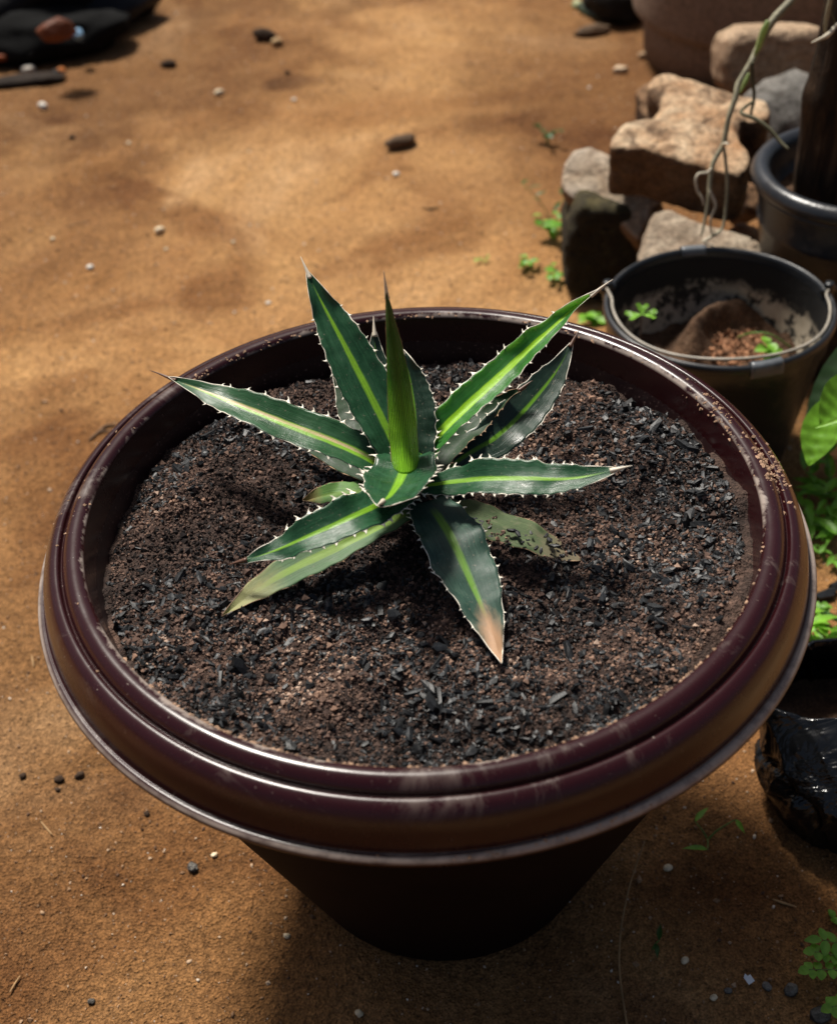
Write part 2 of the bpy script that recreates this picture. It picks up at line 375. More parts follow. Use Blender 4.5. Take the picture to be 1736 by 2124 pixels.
body = child_world(obj('body', mesh_q('body', V, Fc), simple('maroon_plastic_matt_shade', (.0045, .0016, .0017), .8, .10, var=.3, vscale=20)), pot)  # same plastic as the rim, darkened to paint in the shade
ip = [(.2140, HL+.028), (.2088, HL+.004), (.2055, HL-.02), (.200, HL-.05), (.0, HL-.05)]
V, Fc = lathe(ip, 200, False, warp)
child_world(obj('inner_wall', mesh_q('inner_wall', V, Fc), M_POTIN), pot)
# dried mud stuck on the rim
def rim_mud(n, a0, a1, r0, r1, seed):
    r = np.random.default_rng(seed); a = r.normal((a0+a1)/2, (a1-a0)/4, n); rr = r.uniform(r0, r1, n)
    prof = np.array(rimp[:26]); z = np.interp(rr, prof[:, 0], prof[:, 1])
    w = 1+warp(a); s = np.abs(r.normal(.0006, .0004, n))+.0003
    return np.stack([rr*w*np.cos(a), rr*w*np.sin(a), z+s*.1], -1), np.stack([s*1.4, s, s*.6], -1)
P1 = [rim_mud(170, R_(-6), R_(10), .222, .238, 1), rim_mud(60, R_(8), R_(26), .214, .224, 2), rim_mud(16, R_(160), R_(200), .216, .24, 3), rim_mud(70, R_(215), R_(262), .2150, .2165, 5),
      rim_mud(30, R_(110), R_(140), .215, .22, 6), rim_mud(60, R_(30), R_(150), .2150, .2175, 8), rim_mud(130, R_(-130), R_(0), .2148, .2165, 9), rim_mud(26, R_(-100), R_(-50), .248, .2515, 10)]
pos = np.concatenate([a for a, b in P1]); scl = np.concatenate([b for a, b in P1])
mud = scatter('dried_mud', [OCT], pos, scl, tilt_rot(len(pos), .3), simple('mud_crumb', (.30, .19, .125), .95, .2, attr=.4), pot); tag(mud, kind='stuff')

# ------------------------------------------------------------------ soil in the pot
SZ = .345
def soil_h(x, y):
    p = np.stack([x, y, np.zeros_like(x)], -1); r = np.hypot(x, y)
    h = SZ+.0085*fbm(p*13, 3, 31)+.0085*fbm(p*42, 3, 37)+.0034*fbm(p*140, 2, 41)
    h = h+.007*np.exp(-((x+.13)**2/.0032+(y-.10)**2/.0028))       # mound at the back left
    h = h+.007*np.exp(-((x-.02)**2+(y-.02)**2)/.004)+.007*np.clip((r-.14)/.06, 0, 1)*np.clip(x/.15, 0, 1)*np.clip(1-(y-.02)/.16, 0, 1)
    h = h-.010*np.clip((r-.175)/.035, 0, 1)*np.clip(.4+y/.2-x/.6, 0, 1)
    return h+.004*np.clip((r-.18)/.03, 0, 1)*np.clip(-y/.2, 0, 1)
st = .0019; ax = np.arange(-.2155, .2156, st); SX, SY = np.meshgrid(ax, ax, indexing='ij')
th = np.arctan2(SY, SX); r = np.hypot(SX, SY); lim = .2130*(1+warp(th)); k = np.where(r > lim, lim/np.maximum(r, 1e-6), 1)
SX, SY = SX*k, SY*k
V = np.stack([SX, SY, soil_h(SX, SY)], -1).reshape(-1, 3); Fc = grid_faces(len(ax), len(ax))
inside = (r.reshape(-1) < lim.reshape(-1)+st*1.5); Fc = Fc[inside[Fc].all(1)]
soil = empty('potting_soil', (0, 0, SZ), 'dark crumbly soil mixed with black charcoal bits filling the big maroon pot', 'soil')
me = make_mesh('soil_surface', V, Fc); child_world(obj('soil_surface', me, M_SOIL), soil)
def disk(n, rmax=.206, dens=None, r=rng):
    P = r.uniform(-rmax, rmax, (int(n*(2.2 if dens is None else 9)), 2)); P = P[np.hypot(P[:, 0], P[:, 1]) < rmax*.995]
    if dens is not None: P = P[r.random(len(P)) < dens(P[:, 0], P[:, 1])]
    return P[:n]
def chard(x, y):       # where charcoal gathers
    p = np.stack([x, y, np.zeros_like(x)+2], -1)
    d = .32+.95*fbm(p*17, 3, 51)+.25*np.clip(x/.2, -.3, 1)*(y < .08)-.15*(y < -.05)*(x < -.02)*0+.35*np.clip(-y/.2-.55, 0, .5)
    return np.clip(d, .05, 1)
P = disk(46000); s = rng.gamma(2.0, .00032, len(P))+.00032
pos = np.stack([P[:, 0], P[:, 1], soil_h(P[:, 0], P[:, 1])+s*.35], -1)
c1 = scatter('soil_crumb', [OCT], pos, np.stack([s, s*rng.uniform(.6, 1, len(s)), s*.9], -1), rand_rot(len(s)), M_CRUMB_R, soil, rv=np.clip(.62*rng.random(len(s))+.19+.55*fbm(pos*np.array([24, 24, 0]), 3, 77), 0, 1)**np.where(rng.random(len(s)) < .03, .15, 1)); tag(c1, kind='stuff')
def shard_base(k):
    r = np.random.default_rng(100+k); n = r.integers(5, 8); a = np.sort(r.uniform(0, 2*np.pi, n)); a = np.linspace(0, 2*np.pi, n, endpoint=False)+r.normal(0, .25, n)
    rad = r.uniform(.7, 1.15, n); top = np.stack([rad*np.cos(a), rad*np.sin(a), r.uniform(.6, 1.2, n)], -1)
    bot = np.stack([rad*1.1*np.cos(a+.1), rad*1.1*np.sin(a+.1), -r.uniform(.6, 1.1, n)], -1)
    V = np.concatenate([top, bot, [[r.normal(0, .2), r.normal(0, .2), 1.25], [0, 0, -1]]]); Fs = []
    for i in range(n):
        j = (i+1) % n; Fs += [[i, i+n, j+n], [i, j+n, j], [i, j, 2*n], [j+n, i+n, 2*n+1]]
    return V, np.array(Fs)
SH = [shard_base(k) for k in range(10)]
P = disk(14000, dens=chard); n = len(P); s = rng.gamma(1.8, .00034, n)+.00035
el = rng.uniform(1, 2.6, n); pos = np.stack([P[:, 0], P[:, 1], soil_h(P[:, 0], P[:, 1])+s*.4], -1)
c2 = scatter('charcoal_crumb', SH, pos, np.stack([s*el, s*rng.uniform(.6, 1.1, n), s*rng.uniform(.25, .6, n)], -1), tilt_rot(n, .6), M_CHAR, soil); tag(c2, kind='stuff')
# the 300 largest bits of charcoal, one object each
shm = []
for k in range(14):
    V, Fc = shard_base(200+k); e = random.uniform(1.1, 3.0); V = V*np.array([e, random.uniform(.6, 1.1), random.uniform(.3, .6)])
    me = make_mesh('charcoal_piece', V*.0019, Fc, False); fattr(me, 'rnd', np.full(len(V), .35+.6*random.random())); me.materials.append(M_CHAR); shm.append(me)
P = disk(286, .199, dens=chard)
for i, (x, y) in enumerate(P):
    o = bpy.data.objects.new('charcoal_piece', shm[i % 14]); scene.collection.objects.link(o)
    sc_ = random.uniform(.65, 1.35) if i > 24 else random.uniform(1.4, 2.1)
    o.location = (x, y, float(soil_h(np.array([x]), np.array([y]))[0])+.0008*sc_-SZ); o.scale = (sc_,)*3
    o.rotation_euler = (random.gauss(0, .35), random.gauss(0, .35), random.uniform(0, 6.28)); o.parent = soil

for k, (u, v) in enumerate([(1062, 1098), (1075, 1104), (1090, 1108), (1101, 1102), (1085, 1122), (1098, 1128), (1112, 1134), (1140, 1118), (1133, 1108), (1150, 1130), (1122, 1140), (1165, 1150), (1058, 1112), (1180, 1160)]):
    Q = GZ(u, v, SZ+.0135-.0007*k*.6); o = bpy.data.objects.new('charcoal_piece', shm[k % 14]); scene.collection.objects.link(o); o.parent = soil   # bits lying on the withered leaf
    o.location = (Q[0], Q[1], Q[2]-SZ-.001); o.scale = (random.uniform(.35, 1.1),)*3; o.rotation_euler = (.1, .2, k*1.7)

# ------------------------------------------------------------------ agave
def leaf_mat(name, dark=(.012, .046, .020), stripe=(.20, .42, .028), sw=.16, s_on=(0.0, .95), tip=None, tip_at=.8, glow=.0, rough=.27, lines=.35, bloom=(.035, .085, .05), bloomamt=.25, scar=0, back=None, seed=0.0, tipmid=0.0):
    m = MT(name, rough, .30)
    al, ac = m.attr('along'), m.attr('across'); aa = m.math('ABSOLUTE', ac)
    comb = m.n('ShaderNodeCombineXYZ'); m.link(m.math('MULTIPLY', al, 3), comb.inputs[0]); m.link(m.math('MULTIPLY', ac, 26), comb.inputs[1]); comb.inputs[2].default_value = seed
    ln = m.noise(1.4, 3, .6, vec=comb.outputs[0])
    comb2 = m.n('ShaderNodeCombineXYZ'); m.link(m.math('MULTIPLY', al, 7), comb2.inputs[0]); m.link(m.math('MULTIPLY', ac, 1.6), comb2.inputs[1]); comb2.inputs[2].default_value = seed+3
    cl = m.noise(1.3, 5, .65, vec=comb2.outputs[0], dist=.6)
    base = m.mix(m.ramp(cl, [(.3, 0.0), (.75, 1.0)]), dark, tuple(min(1, d*1.75) for d in dark))
    base = m.mix(m.math('MULTIPLY', m.ramp(cl, [(.5, 0.0), (.7, 1.0)]), bloomamt), base, bloom)
    if sw:
        e = m.math('ADD', aa, m.math('MULTIPLY', m.math('SUBTRACT', ln, .5), .16))
        width = m.math('MULTIPLY_ADD', al, -sw*.55, sw)
        k = m.math('MULTIPLY_ADD', m.math('SUBTRACT', e, width), -14, .5, clamp=True)
        on = m.math('MULTIPLY', m.ramp(al, [(max(s_on[0]-.02, 0), 0.0), (s_on[0]+.06, 1.0)]), m.ramp(al, [(s_on[1]-.12, 1.0), (min(1, s_on[1]), 0.0)]))
        base = m.mix(m.math('MULTIPLY', k, on), base, m.mix(ln, stripe, tuple(d*.7 for d in stripe)))
    if scar:
        k = m.math('MULTIPLY', m.math('MULTIPLY_ADD', m.math('ABSOLUTE', m.math('SUBTRACT', ac, .07)), -16, 1.7, clamp=True), m.ramp(cl, [(.25, .5), (.5, 1.0)]))
        k = m.math('MULTIPLY', k, m.ramp(al, [(.1, 0.0), (.25, 1.0), (.85, 1.0), (.95, 0.0)])); base = m.mix(k, base, (.52, .40, .22))
    base = m.mix(1.0, base, m.ramp(ln, [(.3, 1-lines), (.7, 1+lines)]), 'MULTIPLY')
    spk = m.ramp(m.noise(520, 2, .5), [(.66, 0.0), (.72, .45)]); base = m.mix(spk, base, (.20, .17, .13))
    comb3 = m.n('ShaderNodeCombineXYZ'); m.link(m.math('MULTIPLY', al, 22), comb3.inputs[0]); m.link(m.math('MULTIPLY', ac, 3.5), comb3.inputs[1]); comb3.inputs[2].default_value = seed*2
    sr = m.noise(1.0, 5, .75, vec=comb3.outputs[0], dist=1.5); base = m.mix(m.ramp(sr, [(.635, 0.0), (.68, .32)]), base, (.17, .21, .13))
    if tip: base = m.mix(m.ramp(m.math('ADD', m.math('SUBTRACT', al, m.math('MULTIPLY', aa, tipmid)), m.math('MULTIPLY', m.math('SUBTRACT', cl, .5), .2)), [(tip_at-.06, 0.0), (tip_at+.10, 1.0)]), base, tip)
    if back: base = m.mix(m.attr('under'), base, m.mix(1.0, back, m.ramp(ln, [(.35, .45), (.65, 1.25)]), 'MULTIPLY') if not hasattr(back[0], '__len__') else m.mix(1.0, m.ramp(al, [(.0, back[0]), (.22, back[0]), (.5, back[1]), (1, back[2])]), m.ramp(ln, [(.35, .40), (.62, 1.3)]), 'MULTIPLY'))
    if back and hasattr(back[0], '__len__'):
        rib = m.math('MULTIPLY_ADD', m.math('SINE', m.math('ADD', m.math('MULTIPLY', ac, 50), m.math('MULTIPLY', cl, 2.5))), .5, .5)
        base = m.mix(m.ramp(al, [(.02, .0), (.2, .75), (1, .85)]), base, m.mix(1.0, base, m.ramp(rib, [(.1, .10), (.6, 1.45)]), 'MULTIPLY')); m.bump(rib, .0006, .6)
    m.color(base); m.rough(m.ramp(cl, [(.3, rough-.06), (.7, rough+.16)]))
    if glow: m.b.inputs['Subsurface Weight'].default_value = glow; m.b.inputs['Subsurface Radius'].default_value = (.006, .010, .003); m.b.inputs['Subsurface Scale'].default_value = 1.0
    m.bump(ln, .0003, .5); m.bump(m.noise(220, 3, .6), .0004, .4); return m.m
M_MARG = simple('horny_margin', (.80, .74, .62), .5, .4, var=.35, vscale=120)
M_MARGB = simple('brown_margin', (.30, .19, .11), .6, .4, var=.5, vscale=120)
M_SPINEW = simple('pale_spine', (.62, .55, .44), .45, .5, var=.2)
M_SPINEB = simple('brown_spine', (.10, .045, .025), .4, .5, var=.2)

agave = empty('agave_plant', (-.009, .045, SZ), 'young spiky agave with yellow-green striped dark leaves growing in the big pot', 'agave')
def wprof(t, peak=.45, basew=.5, pw=1.0):
    t = np.clip(t, 0, 1)
    a = basew+(1-basew)*np.sin(np.clip(t/peak, 0, 1)*np.pi/2)
    b = np.cos(np.clip((t-peak)/(1-peak), 0, 1)*np.pi/2)**pw
    return np.where(t < peak, a, b)
def agave_leaf(pts, wpx, mat, nrm=(0, -.45, 1), gut=.35, peak=.45, basew=.5, pw=1.0, teeth=13, tooth=.0032, th=.0022, spine=(.010, M_SPINEW), marg=M_MARG, twist=0, name='leaf', seed=0, teeth_range=(.04, .80), fold=0, label=None):
    P3 = [np.array(GZ(u, v, SZ+z)) for (u, v, z) in pts]
    C = smooth_profile(P3, 14)
    d = np.r_[0, np.cumsum(np.linalg.norm(np.diff(C, axis=0), axis=1))]; L = d[-1]
    n = 90; tt = np.linspace(0, 1, n); C = np.stack([np.interp(tt*L, d, C[:, i]) for i in range(3)], -1)
    for _ in range(4): C[1:-1] = (C[:-2]+2*C[1:-1]+C[2:])/4
    T = np.gradient(C, axis=0); T /= np.linalg.norm(T, axis=1)[:, None]
    nn = np.array(nrm, float); S = np.cross(T, nn); S /= np.linalg.norm(S, axis=1)[:, None]; Nn = np.cross(S, T)
    if twist:
        a = twist*tt; S, Nn = S*np.cos(a)[:, None]+Nn*np.sin(a)[:, None], Nn*np.cos(a)[:, None]-S*np.sin(a)[:, None]
    hw = px2m(wpx, C[n//2])/2; r = np.random.default_rng(seed+5)
    wid = hw*wprof(tt, peak, basew, pw)+.0002
    m_ = 19; s = np.linspace(-1, 1, m_)
    # scalloped outline: teeth sit on small swellings
    tpos = [np.sort(np.clip(np.linspace(teeth_range[0], teeth_range[1], teeth)+r.normal(0, .012, teeth), 0, 1)) for _ in (0, 1)]
    scal = []
    for side in (0, 1):
        e = np.zeros(n)
        for tp in tpos[side]: e += np.exp(-((tt-tp)/(.30/teeth))**2)
        scal.append(e*.0011)
    WL = wid+scal[0]*np.clip(wid/hw*1.5, 0, 1); WR = wid+scal[1]*np.clip(wid/hw*1.5, 0, 1)
    top = np.zeros((n, m_, 3)); bot = np.zeros((n, m_, 3))
    wav = .0009*vnoise(np.stack([tt*9+seed, tt*0, tt*0+seed], -1), 3)
    for j, q in enumerate(s):
        w = np.where(q < 0, WL, WR)*abs(q)
        up = gut*wid*(abs(q)**1.7)+wav*abs(q)*3+fold*wid*abs(q)
        off = S*(np.sign(q)*w)[:, None]+Nn*up[:, None]
        t2 = th*(1-.82*abs(q)**2.5)*np.clip(.35+1.2*(1-tt), .2, 1)
        if name == 'leaf': t2 = t2*(1+1.6*np.exp(-tt/.12))
        top[:, j] = C+off; bot[:, j] = C+off-Nn*t2[:, None]*1.5
    V = np.concatenate([top.reshape(-1, 3), bot.reshape(-1, 3)]); Fg = grid_faces(n, m_); o = n*m_
    i = np.arange(n-1)
    Fs = [Fg[:, ::-1], Fg+o, np.stack([i*m_, (i+1)*m_, (i+1)*m_+o, i*m_+o], -1), np.stack([i*m_+m_-1, i*m_+m_-1+o, (i+1)*m_+m_-1+o, (i+1)*m_+m_-1], -1)]
    j = np.arange(m_-1); Fs += [np.stack([j, j+o, j+1+o, j+1], -1), np.stack([(n-1)*m_+j, (n-1)*m_+j+1, (n-1)*m_+j+1+o, (n-1)*m_+j+o], -1)]
    me = make_mesh(name, V, np.concatenate(Fs))
    bm = bmesh.new(); bm.from_mesh(me); bmesh.ops.recalc_face_normals(bm, faces=bm.faces); bm.to_mesh(me); bm.free()
    fattr(me, 'along', np.tile(np.repeat(tt, m_), 2)); fattr(me, 'across', np.tile(np.tile(s, n), 2)); fattr(me, 'under', np.r_[np.zeros(n*m_), np.ones(n*m_)])
    lf = child_world(obj(name, me, mat), agave)
    if label: lf['label'] = label
    # margin and teeth
    parts = []
    for side, col in ((0, 0), (1, m_-1)):
        E = (top[:, col]+bot[:, col])/2; sg = -1 if side == 0 else 1
        parts.append(tube(E, np.clip(.00021+.00018*np.clip(vnoise(np.stack([tt*30+seed*3, tt*0, tt*0+side], -1)), -.4, 1), .00013, 1), 1, 6))
        for tp in tpos[side]:
            if teeth == 0: break
            a = min(int(tp*(n-1)), n-3); sz = tooth*r.uniform(.65, 1.15)*np.clip(1.35-tp, .45, 1)
            b = E[a]; dirn = S[a]*sg+Nn[a]*.35; dirn = dirn/np.linalg.norm(dirn); back_ = T[a]*r.choice([-1, 1], p=[.3, .7])
            bw_ = sz*.62; tip_ = b+dirn*sz+back_*sz*.50; nrm_ = Nn[a]*.00028
            base_ = [b-T[a]*bw_-dirn*.0004, b-T[a]*bw_*.45+dirn*sz*.18, b+dirn*sz*.62+back_*sz*.12-T[a]*.0003, tip_, b+dirn*sz*.55+back_*sz*.12+T[a]*.0004, b+T[a]*bw_*.45+dirn*sz*.18, b+T[a]*bw_-dirn*.0004]
            bb_ = np.array(base_); tv = np.concatenate([bb_+nrm_, bb_-nrm_]); tf = []
            for (p0_, p1_, p2_, p3_) in ((0, 1, 5, 6), (1, 2, 4, 5), (2, 3, 4, 4)):
                tf += [[p0_, p1_, p2_, p3_], [p0_+7, p3_+7, p2_+7, p1_+7]]
            for p0_ in range(6): tf.append([p0_, p0_+7, p0_+8, p0_+1])
            parts.append((tv, np.array(tf)))
    V, Fc = join(parts); mo = obj('margin', mesh_q('margin', V, Fc), marg, None); mo.parent = lf
    if spine:
        b = C[-1]; dr = T[-1]; ln = spine[0]
        V, Fc = tube([b-dr*.006, b-dr*.001, b+dr*ln*.5+Nn[-1]*ln*.03, b+dr*ln], [.0017, .0012, .0006, .0001], 3, 8)
        sp = obj('spine', mesh_q('spine', V, Fc), spine[1]); sp.parent = lf
    return lf

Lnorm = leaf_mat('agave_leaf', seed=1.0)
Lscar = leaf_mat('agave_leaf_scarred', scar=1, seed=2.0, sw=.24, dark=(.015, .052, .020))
Lbright = leaf_mat('agave_leaf_backlit_tint', dark=(.020, .095, .014), stripe=(.30, .58, .02), glow=.25, sw=.3, seed=3.0)  # backlight put into the colour as a brighter green
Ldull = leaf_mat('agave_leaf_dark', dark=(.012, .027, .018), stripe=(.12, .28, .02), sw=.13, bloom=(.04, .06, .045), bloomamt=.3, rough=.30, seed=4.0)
Lunder = leaf_mat('agave_leaf_spear', dark=(.05, .16, .015), sw=0, back=((.19, .44, .018), (.036, .155, .012), (.018, .085, .010)), glow=.0, lines=.45, seed=5.0)
Lpale = leaf_mat('agave_leaf_old', dark=(.055, .105, .045), stripe=(.20, .32, .06), sw=.35, tip=(.24, .24, .10), tip_at=.72, rough=.5, seed=6.0)
Lbrown = leaf_mat('agave_leaf_browning', dark=(.020, .048, .034), stripe=(.13, .28, .03), sw=.16, s_on=(.08, .78), tip=(.40, .235, .13), tip_at=.70, tipmid=.16, rough=.45, bloom=(.07, .11, .08), bloomamt=.35, seed=7.0)
Lsoil = leaf_mat('agave_leaf_withered', dark=(.050, .075, .030), sw=0, tip=(.15, .125, .075), tip_at=.75, rough=.7, bloom=(.16, .15, .10), bloomamt=.6, seed=8.0)
Lgreen = leaf_mat('agave_leaf_small', dark=(.075, .16, .035), stripe=(.14, .26, .04), sw=.3, tip=(.25, .20, .07), tip_at=.8, rough=.5, seed=9.0)
Lback = leaf_mat('agave_leaf_deep', dark=(.008, .026, .008), sw=0, bloomamt=0, rough=.5, back=(.008, .026, .008), seed=10.0)  # deeper even green for rear and lower leaves

# stem
V, Fc = tube([(-.009, .045, SZ-.01), (-.009, .046, SZ+.012), (-.008, .048, SZ+.034), (-.008, .050, SZ+.048)], [.020, .021, .017, .010], 3, 20, .08)
child_world(obj('stem', mesh_q('stem', V, Fc), simple('agave_stem', (.10, .17, .05), .6, .3, var=.4)), agave)
# lowest, resting on the soil
agave_leaf([(900, 1045, .010), (985, 1072, .012), (1060, 1100, .009), (1130, 1130, .005), (1205, 1162, -.001)], 70, Lsoil, (0, -.25, 1), .10, .5, .6, .7, 5, .0015, spine=None, marg=M_MARGB, seed=1, label='withered greyish leaf lying half buried in the soil')
agave_leaf([(800, 1020, .014), (745, 1022, .016), (685, 1026, .013), (630, 1040, .008)], 52, Lgreen, (0, -.35, 1), .12, .45, .6, .8, 4, .0015, spine=None, marg=M_MARGB, seed=2, label='small pale green blunt leaf close to the soil')
agave_leaf([(850, 1060, .018), (780, 1095, .022), (700, 1135, .020), (595, 1186, .013), (525, 1230, .008), (462, 1279, .004)], 66, Lpale, (.05, -.35, 1), .14, .55, .55, .9, 7, .0018, spine=None, marg=M_MARGB, seed=3, label='pale green drooping leaf under the lower left one')
agave_leaf([(885, 1040, .022), (922, 1090, .026), (952, 1150, .023), (985, 1225, .015), (1020, 1310, .008), (1040, 1378, .004)], 128, Lbrown, (0.1, -.2, 1), .12, .34, .62, 1.05, 13, .0026, th=.0018, spine=None, seed=4, label='front leaf pointing down with a dried tan tip')
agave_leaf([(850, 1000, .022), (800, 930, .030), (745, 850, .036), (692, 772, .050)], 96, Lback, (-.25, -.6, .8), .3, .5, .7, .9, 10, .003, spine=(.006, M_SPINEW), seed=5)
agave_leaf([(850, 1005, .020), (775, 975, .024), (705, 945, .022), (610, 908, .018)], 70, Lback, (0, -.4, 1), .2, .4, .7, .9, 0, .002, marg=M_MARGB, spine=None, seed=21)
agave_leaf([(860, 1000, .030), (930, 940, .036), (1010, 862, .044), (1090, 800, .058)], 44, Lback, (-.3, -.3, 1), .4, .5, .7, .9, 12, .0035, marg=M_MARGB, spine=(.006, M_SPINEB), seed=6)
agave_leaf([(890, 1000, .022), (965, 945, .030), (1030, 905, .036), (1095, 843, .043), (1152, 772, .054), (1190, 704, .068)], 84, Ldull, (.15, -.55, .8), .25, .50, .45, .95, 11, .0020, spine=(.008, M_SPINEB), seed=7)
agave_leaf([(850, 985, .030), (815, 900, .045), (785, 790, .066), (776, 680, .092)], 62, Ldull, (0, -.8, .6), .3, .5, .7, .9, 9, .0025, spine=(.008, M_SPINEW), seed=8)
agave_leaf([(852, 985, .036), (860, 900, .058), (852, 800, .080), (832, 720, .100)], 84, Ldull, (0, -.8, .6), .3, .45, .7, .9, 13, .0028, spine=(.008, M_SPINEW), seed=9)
agave_leaf([(850, 1010, .030), (775, 956, .046), (690, 916, .056), (600, 882, .062), (475, 832, .068), (352, 784, .070)], 79, Lscar, (0.05, -.45, 1), .22, .42, .55, .85, 13, .0042, spine=(.018, M_SPINEB), seed=10, label='long left leaf with a pale scar along its midrib')
agave_leaf([(840, 985, .040), (810, 905, .060), (768, 820, .080), (717, 720, .103), (660, 612, .128), (636, 560, .140)], 96, Lnorm, (.1, -.85, .5), .28, .42, .62, .85, 13, .0032, spine=(.010, M_SPINEW), seed=11)
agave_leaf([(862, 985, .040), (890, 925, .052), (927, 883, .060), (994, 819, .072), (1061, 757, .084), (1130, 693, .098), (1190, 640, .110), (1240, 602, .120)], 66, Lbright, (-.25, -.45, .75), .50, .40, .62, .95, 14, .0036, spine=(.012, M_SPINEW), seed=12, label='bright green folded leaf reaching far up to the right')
agave_leaf([(868, 1010, .036), (930, 1000, .044), (1005, 993, .052), (1090, 992, .058), (1190, 992, .060), (1285, 972, .066)], 77, Lnorm, (.0, -.45, 1), .26, .45, .40, .72, 14, .0036, spine=(.008, M_SPINEW), seed=13)
agave_leaf([(850, 1015, .030), (792, 1042, .042), (739, 1068, .046), (658, 1104, .043), (562, 1145, .034), (494, 1166, .028)], 84, Lnorm, (.1, -.42, 1), .24, .40, .65, .9, 13, .0042, spine=(.007, M_SPINEB), seed=14)
# spear leaf seen from its underside and the short leaf bending to the viewer
agave_leaf([(842, 968, .052), (836, 900, .072), (829, 820, .096), (818, 720, .128), (806, 640, .155), (801, 602, .168)], 58, Lunder, (0, 1, .25), .50, .06, .97, 1.0, 0, .0012, th=.004, spine=(.014, M_SPINEW), marg=M_MARGB, seed=15, teeth_range=(.3, .8), label='upright bright green centre leaf showing its ribbed underside')
agave_leaf([(846, 948, .050), (838, 975, .056), (826, 1003, .064), (808, 1028, .074), (789, 1044, .083)], 140, Lnorm, (-.12, -.55, 1), .22, .40, .72, .62, 8, .0048, th=.003, spine=(.007, M_SPINEW), seed=16, teeth_range=(.12, .8), label='short cupped leaf bending towards the viewer at the centre')

# ------------------------------------------------------------------ bucket
BC = (.329, .500); BR = .119; BZ = .18
bk = empty('bucket', (BC[0], BC[1], gh(*BC)), 'black plastic bucket with wire handle, muddy pale band inside and a little soil', 'bucket')
bm_ = MT('bucket_plastic', .38, .5)
kk = bm_.ramp(bm_.noise(30, 6, .7, dist=.5), [(.52, 0.0), (.70, .55)])
bm_.color(bm_.mix(bm_.math('MULTIPLY', kk, .45), (.013, .015, .018), (.08, .065, .05))); bm_.rough(bm_.mix(kk, .36, .85)); bm_.bump(bm_.noise(90, 3, .6), .001, .3)
bw = MT('bucket_inner_wall', .7, .3)
sp_ = bw.n('ShaderNodeSeparateXYZ'); bw.link(bw.coord('World'), sp_.inputs[0])
zz = bw.math('ADD', sp_.outputs[2], bw.math('MULTIPLY', bw.math('SUBTRACT', bw.noise(22, 5, .65, dist=.6), .5), .05))
band = bw.ramp(bw.math('MULTIPLY', zz, 5), [(.38, .25), (.47, 1.0), (.66, .95), (.72, 0.0)])
bc_ = bw.mix(bw.math('MULTIPLY', band, bw.ramp(bw.noise(60, 5, .7), [(.44, .05), (.50, 1.0)])), (.012, .0115, .011), bw.mix(bw.noise(35, 4, .6), (.52, .46, .36), (.30, .235, .16)))
bw.color(bc_); bw.bump(bw.noise(120, 4, .7), .0012, .7)
rp = [(.1105, BZ-.02), (.1125, BZ-.004), (.1135, BZ), (.1160, BZ+.0022), (.1188, BZ+.0010), (.1200, BZ-.002), (.1198, BZ-.007), (.1180, BZ-.0085), (.1150, BZ-.009)]
V, Fc = lathe(smooth_profile(rp, 3), 144); o = obj('rim', mesh_q('rim', V, Fc), bm_.m, bk); o.location.z = 0
V, Fc = lathe([(.1165, BZ-.006), (.1155, BZ-.03), (.1125, BZ-.032), (.090, .004), (.088, 0), (0, 0)], 120); obj('body', mesh_q('body', V, Fc), bm_.m, bk)
V, Fc = lathe([(.1110, BZ-.008), (.1085, BZ-.05), (.096, .045), (0, .045)], 96); obj('inner_wall', mesh_q('inner_wall', V, Fc), bw.m, bk)
for nm, a0, a1, rr in (('rim_clip', 84, 98, .1212), ('rim_clip', -88, -72, .1214)):
    aa = np.radians(np.linspace(a0, a1, 10)); prof = smooth_profile([(rr-.012, BZ-.004), (rr-.010, BZ+.0035), (rr-.004, BZ+.0046), (rr, BZ+.001), (rr+.0006, BZ-.010), (rr-.002, BZ-.011)], 3)
    V = np.stack([prof[None, :, 0]*np.cos(aa)[:, None], prof[None, :, 0]*np.sin(aa)[:, None], np.ones((10, 1))*prof[None, :, 1]], -1).reshape(-1, 3)
    me = mesh_q(nm, V, grid_faces(10, len(prof))); oo = obj(nm, me, simple('clip_plastic', (.10, .11, .12), .35, .5, var=.3), bk)
    md = oo.modifiers.new('solid', 'SOLIDIFY'); md.thickness = .0016
# ears and wire handle
for sgn, az in ((-1, 157), (1, 5)):
    a = R_(az); c0 = np.array([math.cos(a)*.1185, math.sin(a)*.1185, BZ])
    V, Fc = join([tube([c0+(0, 0, -.014), c0+(0, 0, .004), c0+(0, 0, .010)], [.005, .0062, .0048], 3, 10, .1), tube([c0+np.array([-.008, -.002, .001]), c0+np.array([.008, .002, .001])], [.0038, .0038], 1, 8)])
    obj('handle_ear', mesh_q('handle_ear', V, Fc), bm_.m, bk)
arc = [(.1215*math.cos(R_(157)), .1215*math.sin(R_(157)), BZ+.004)]
for d in list(range(170, 364, 9)): arc.append((.1115*math.cos(R_(d)), .1115*math.sin(R_(d))*1.0, BZ+.0045+.003*math.sin(R_(d*3))))
arc.append((.1215, .012, BZ+.004))
V, Fc = tube(arc, .0016, 4, 8); obj('wire_handle', mesh_q('wire_handle', V, Fc), simple('handle_wire', (.30, .27, .22), .5, .5, var=.35, vscale=40), bk)
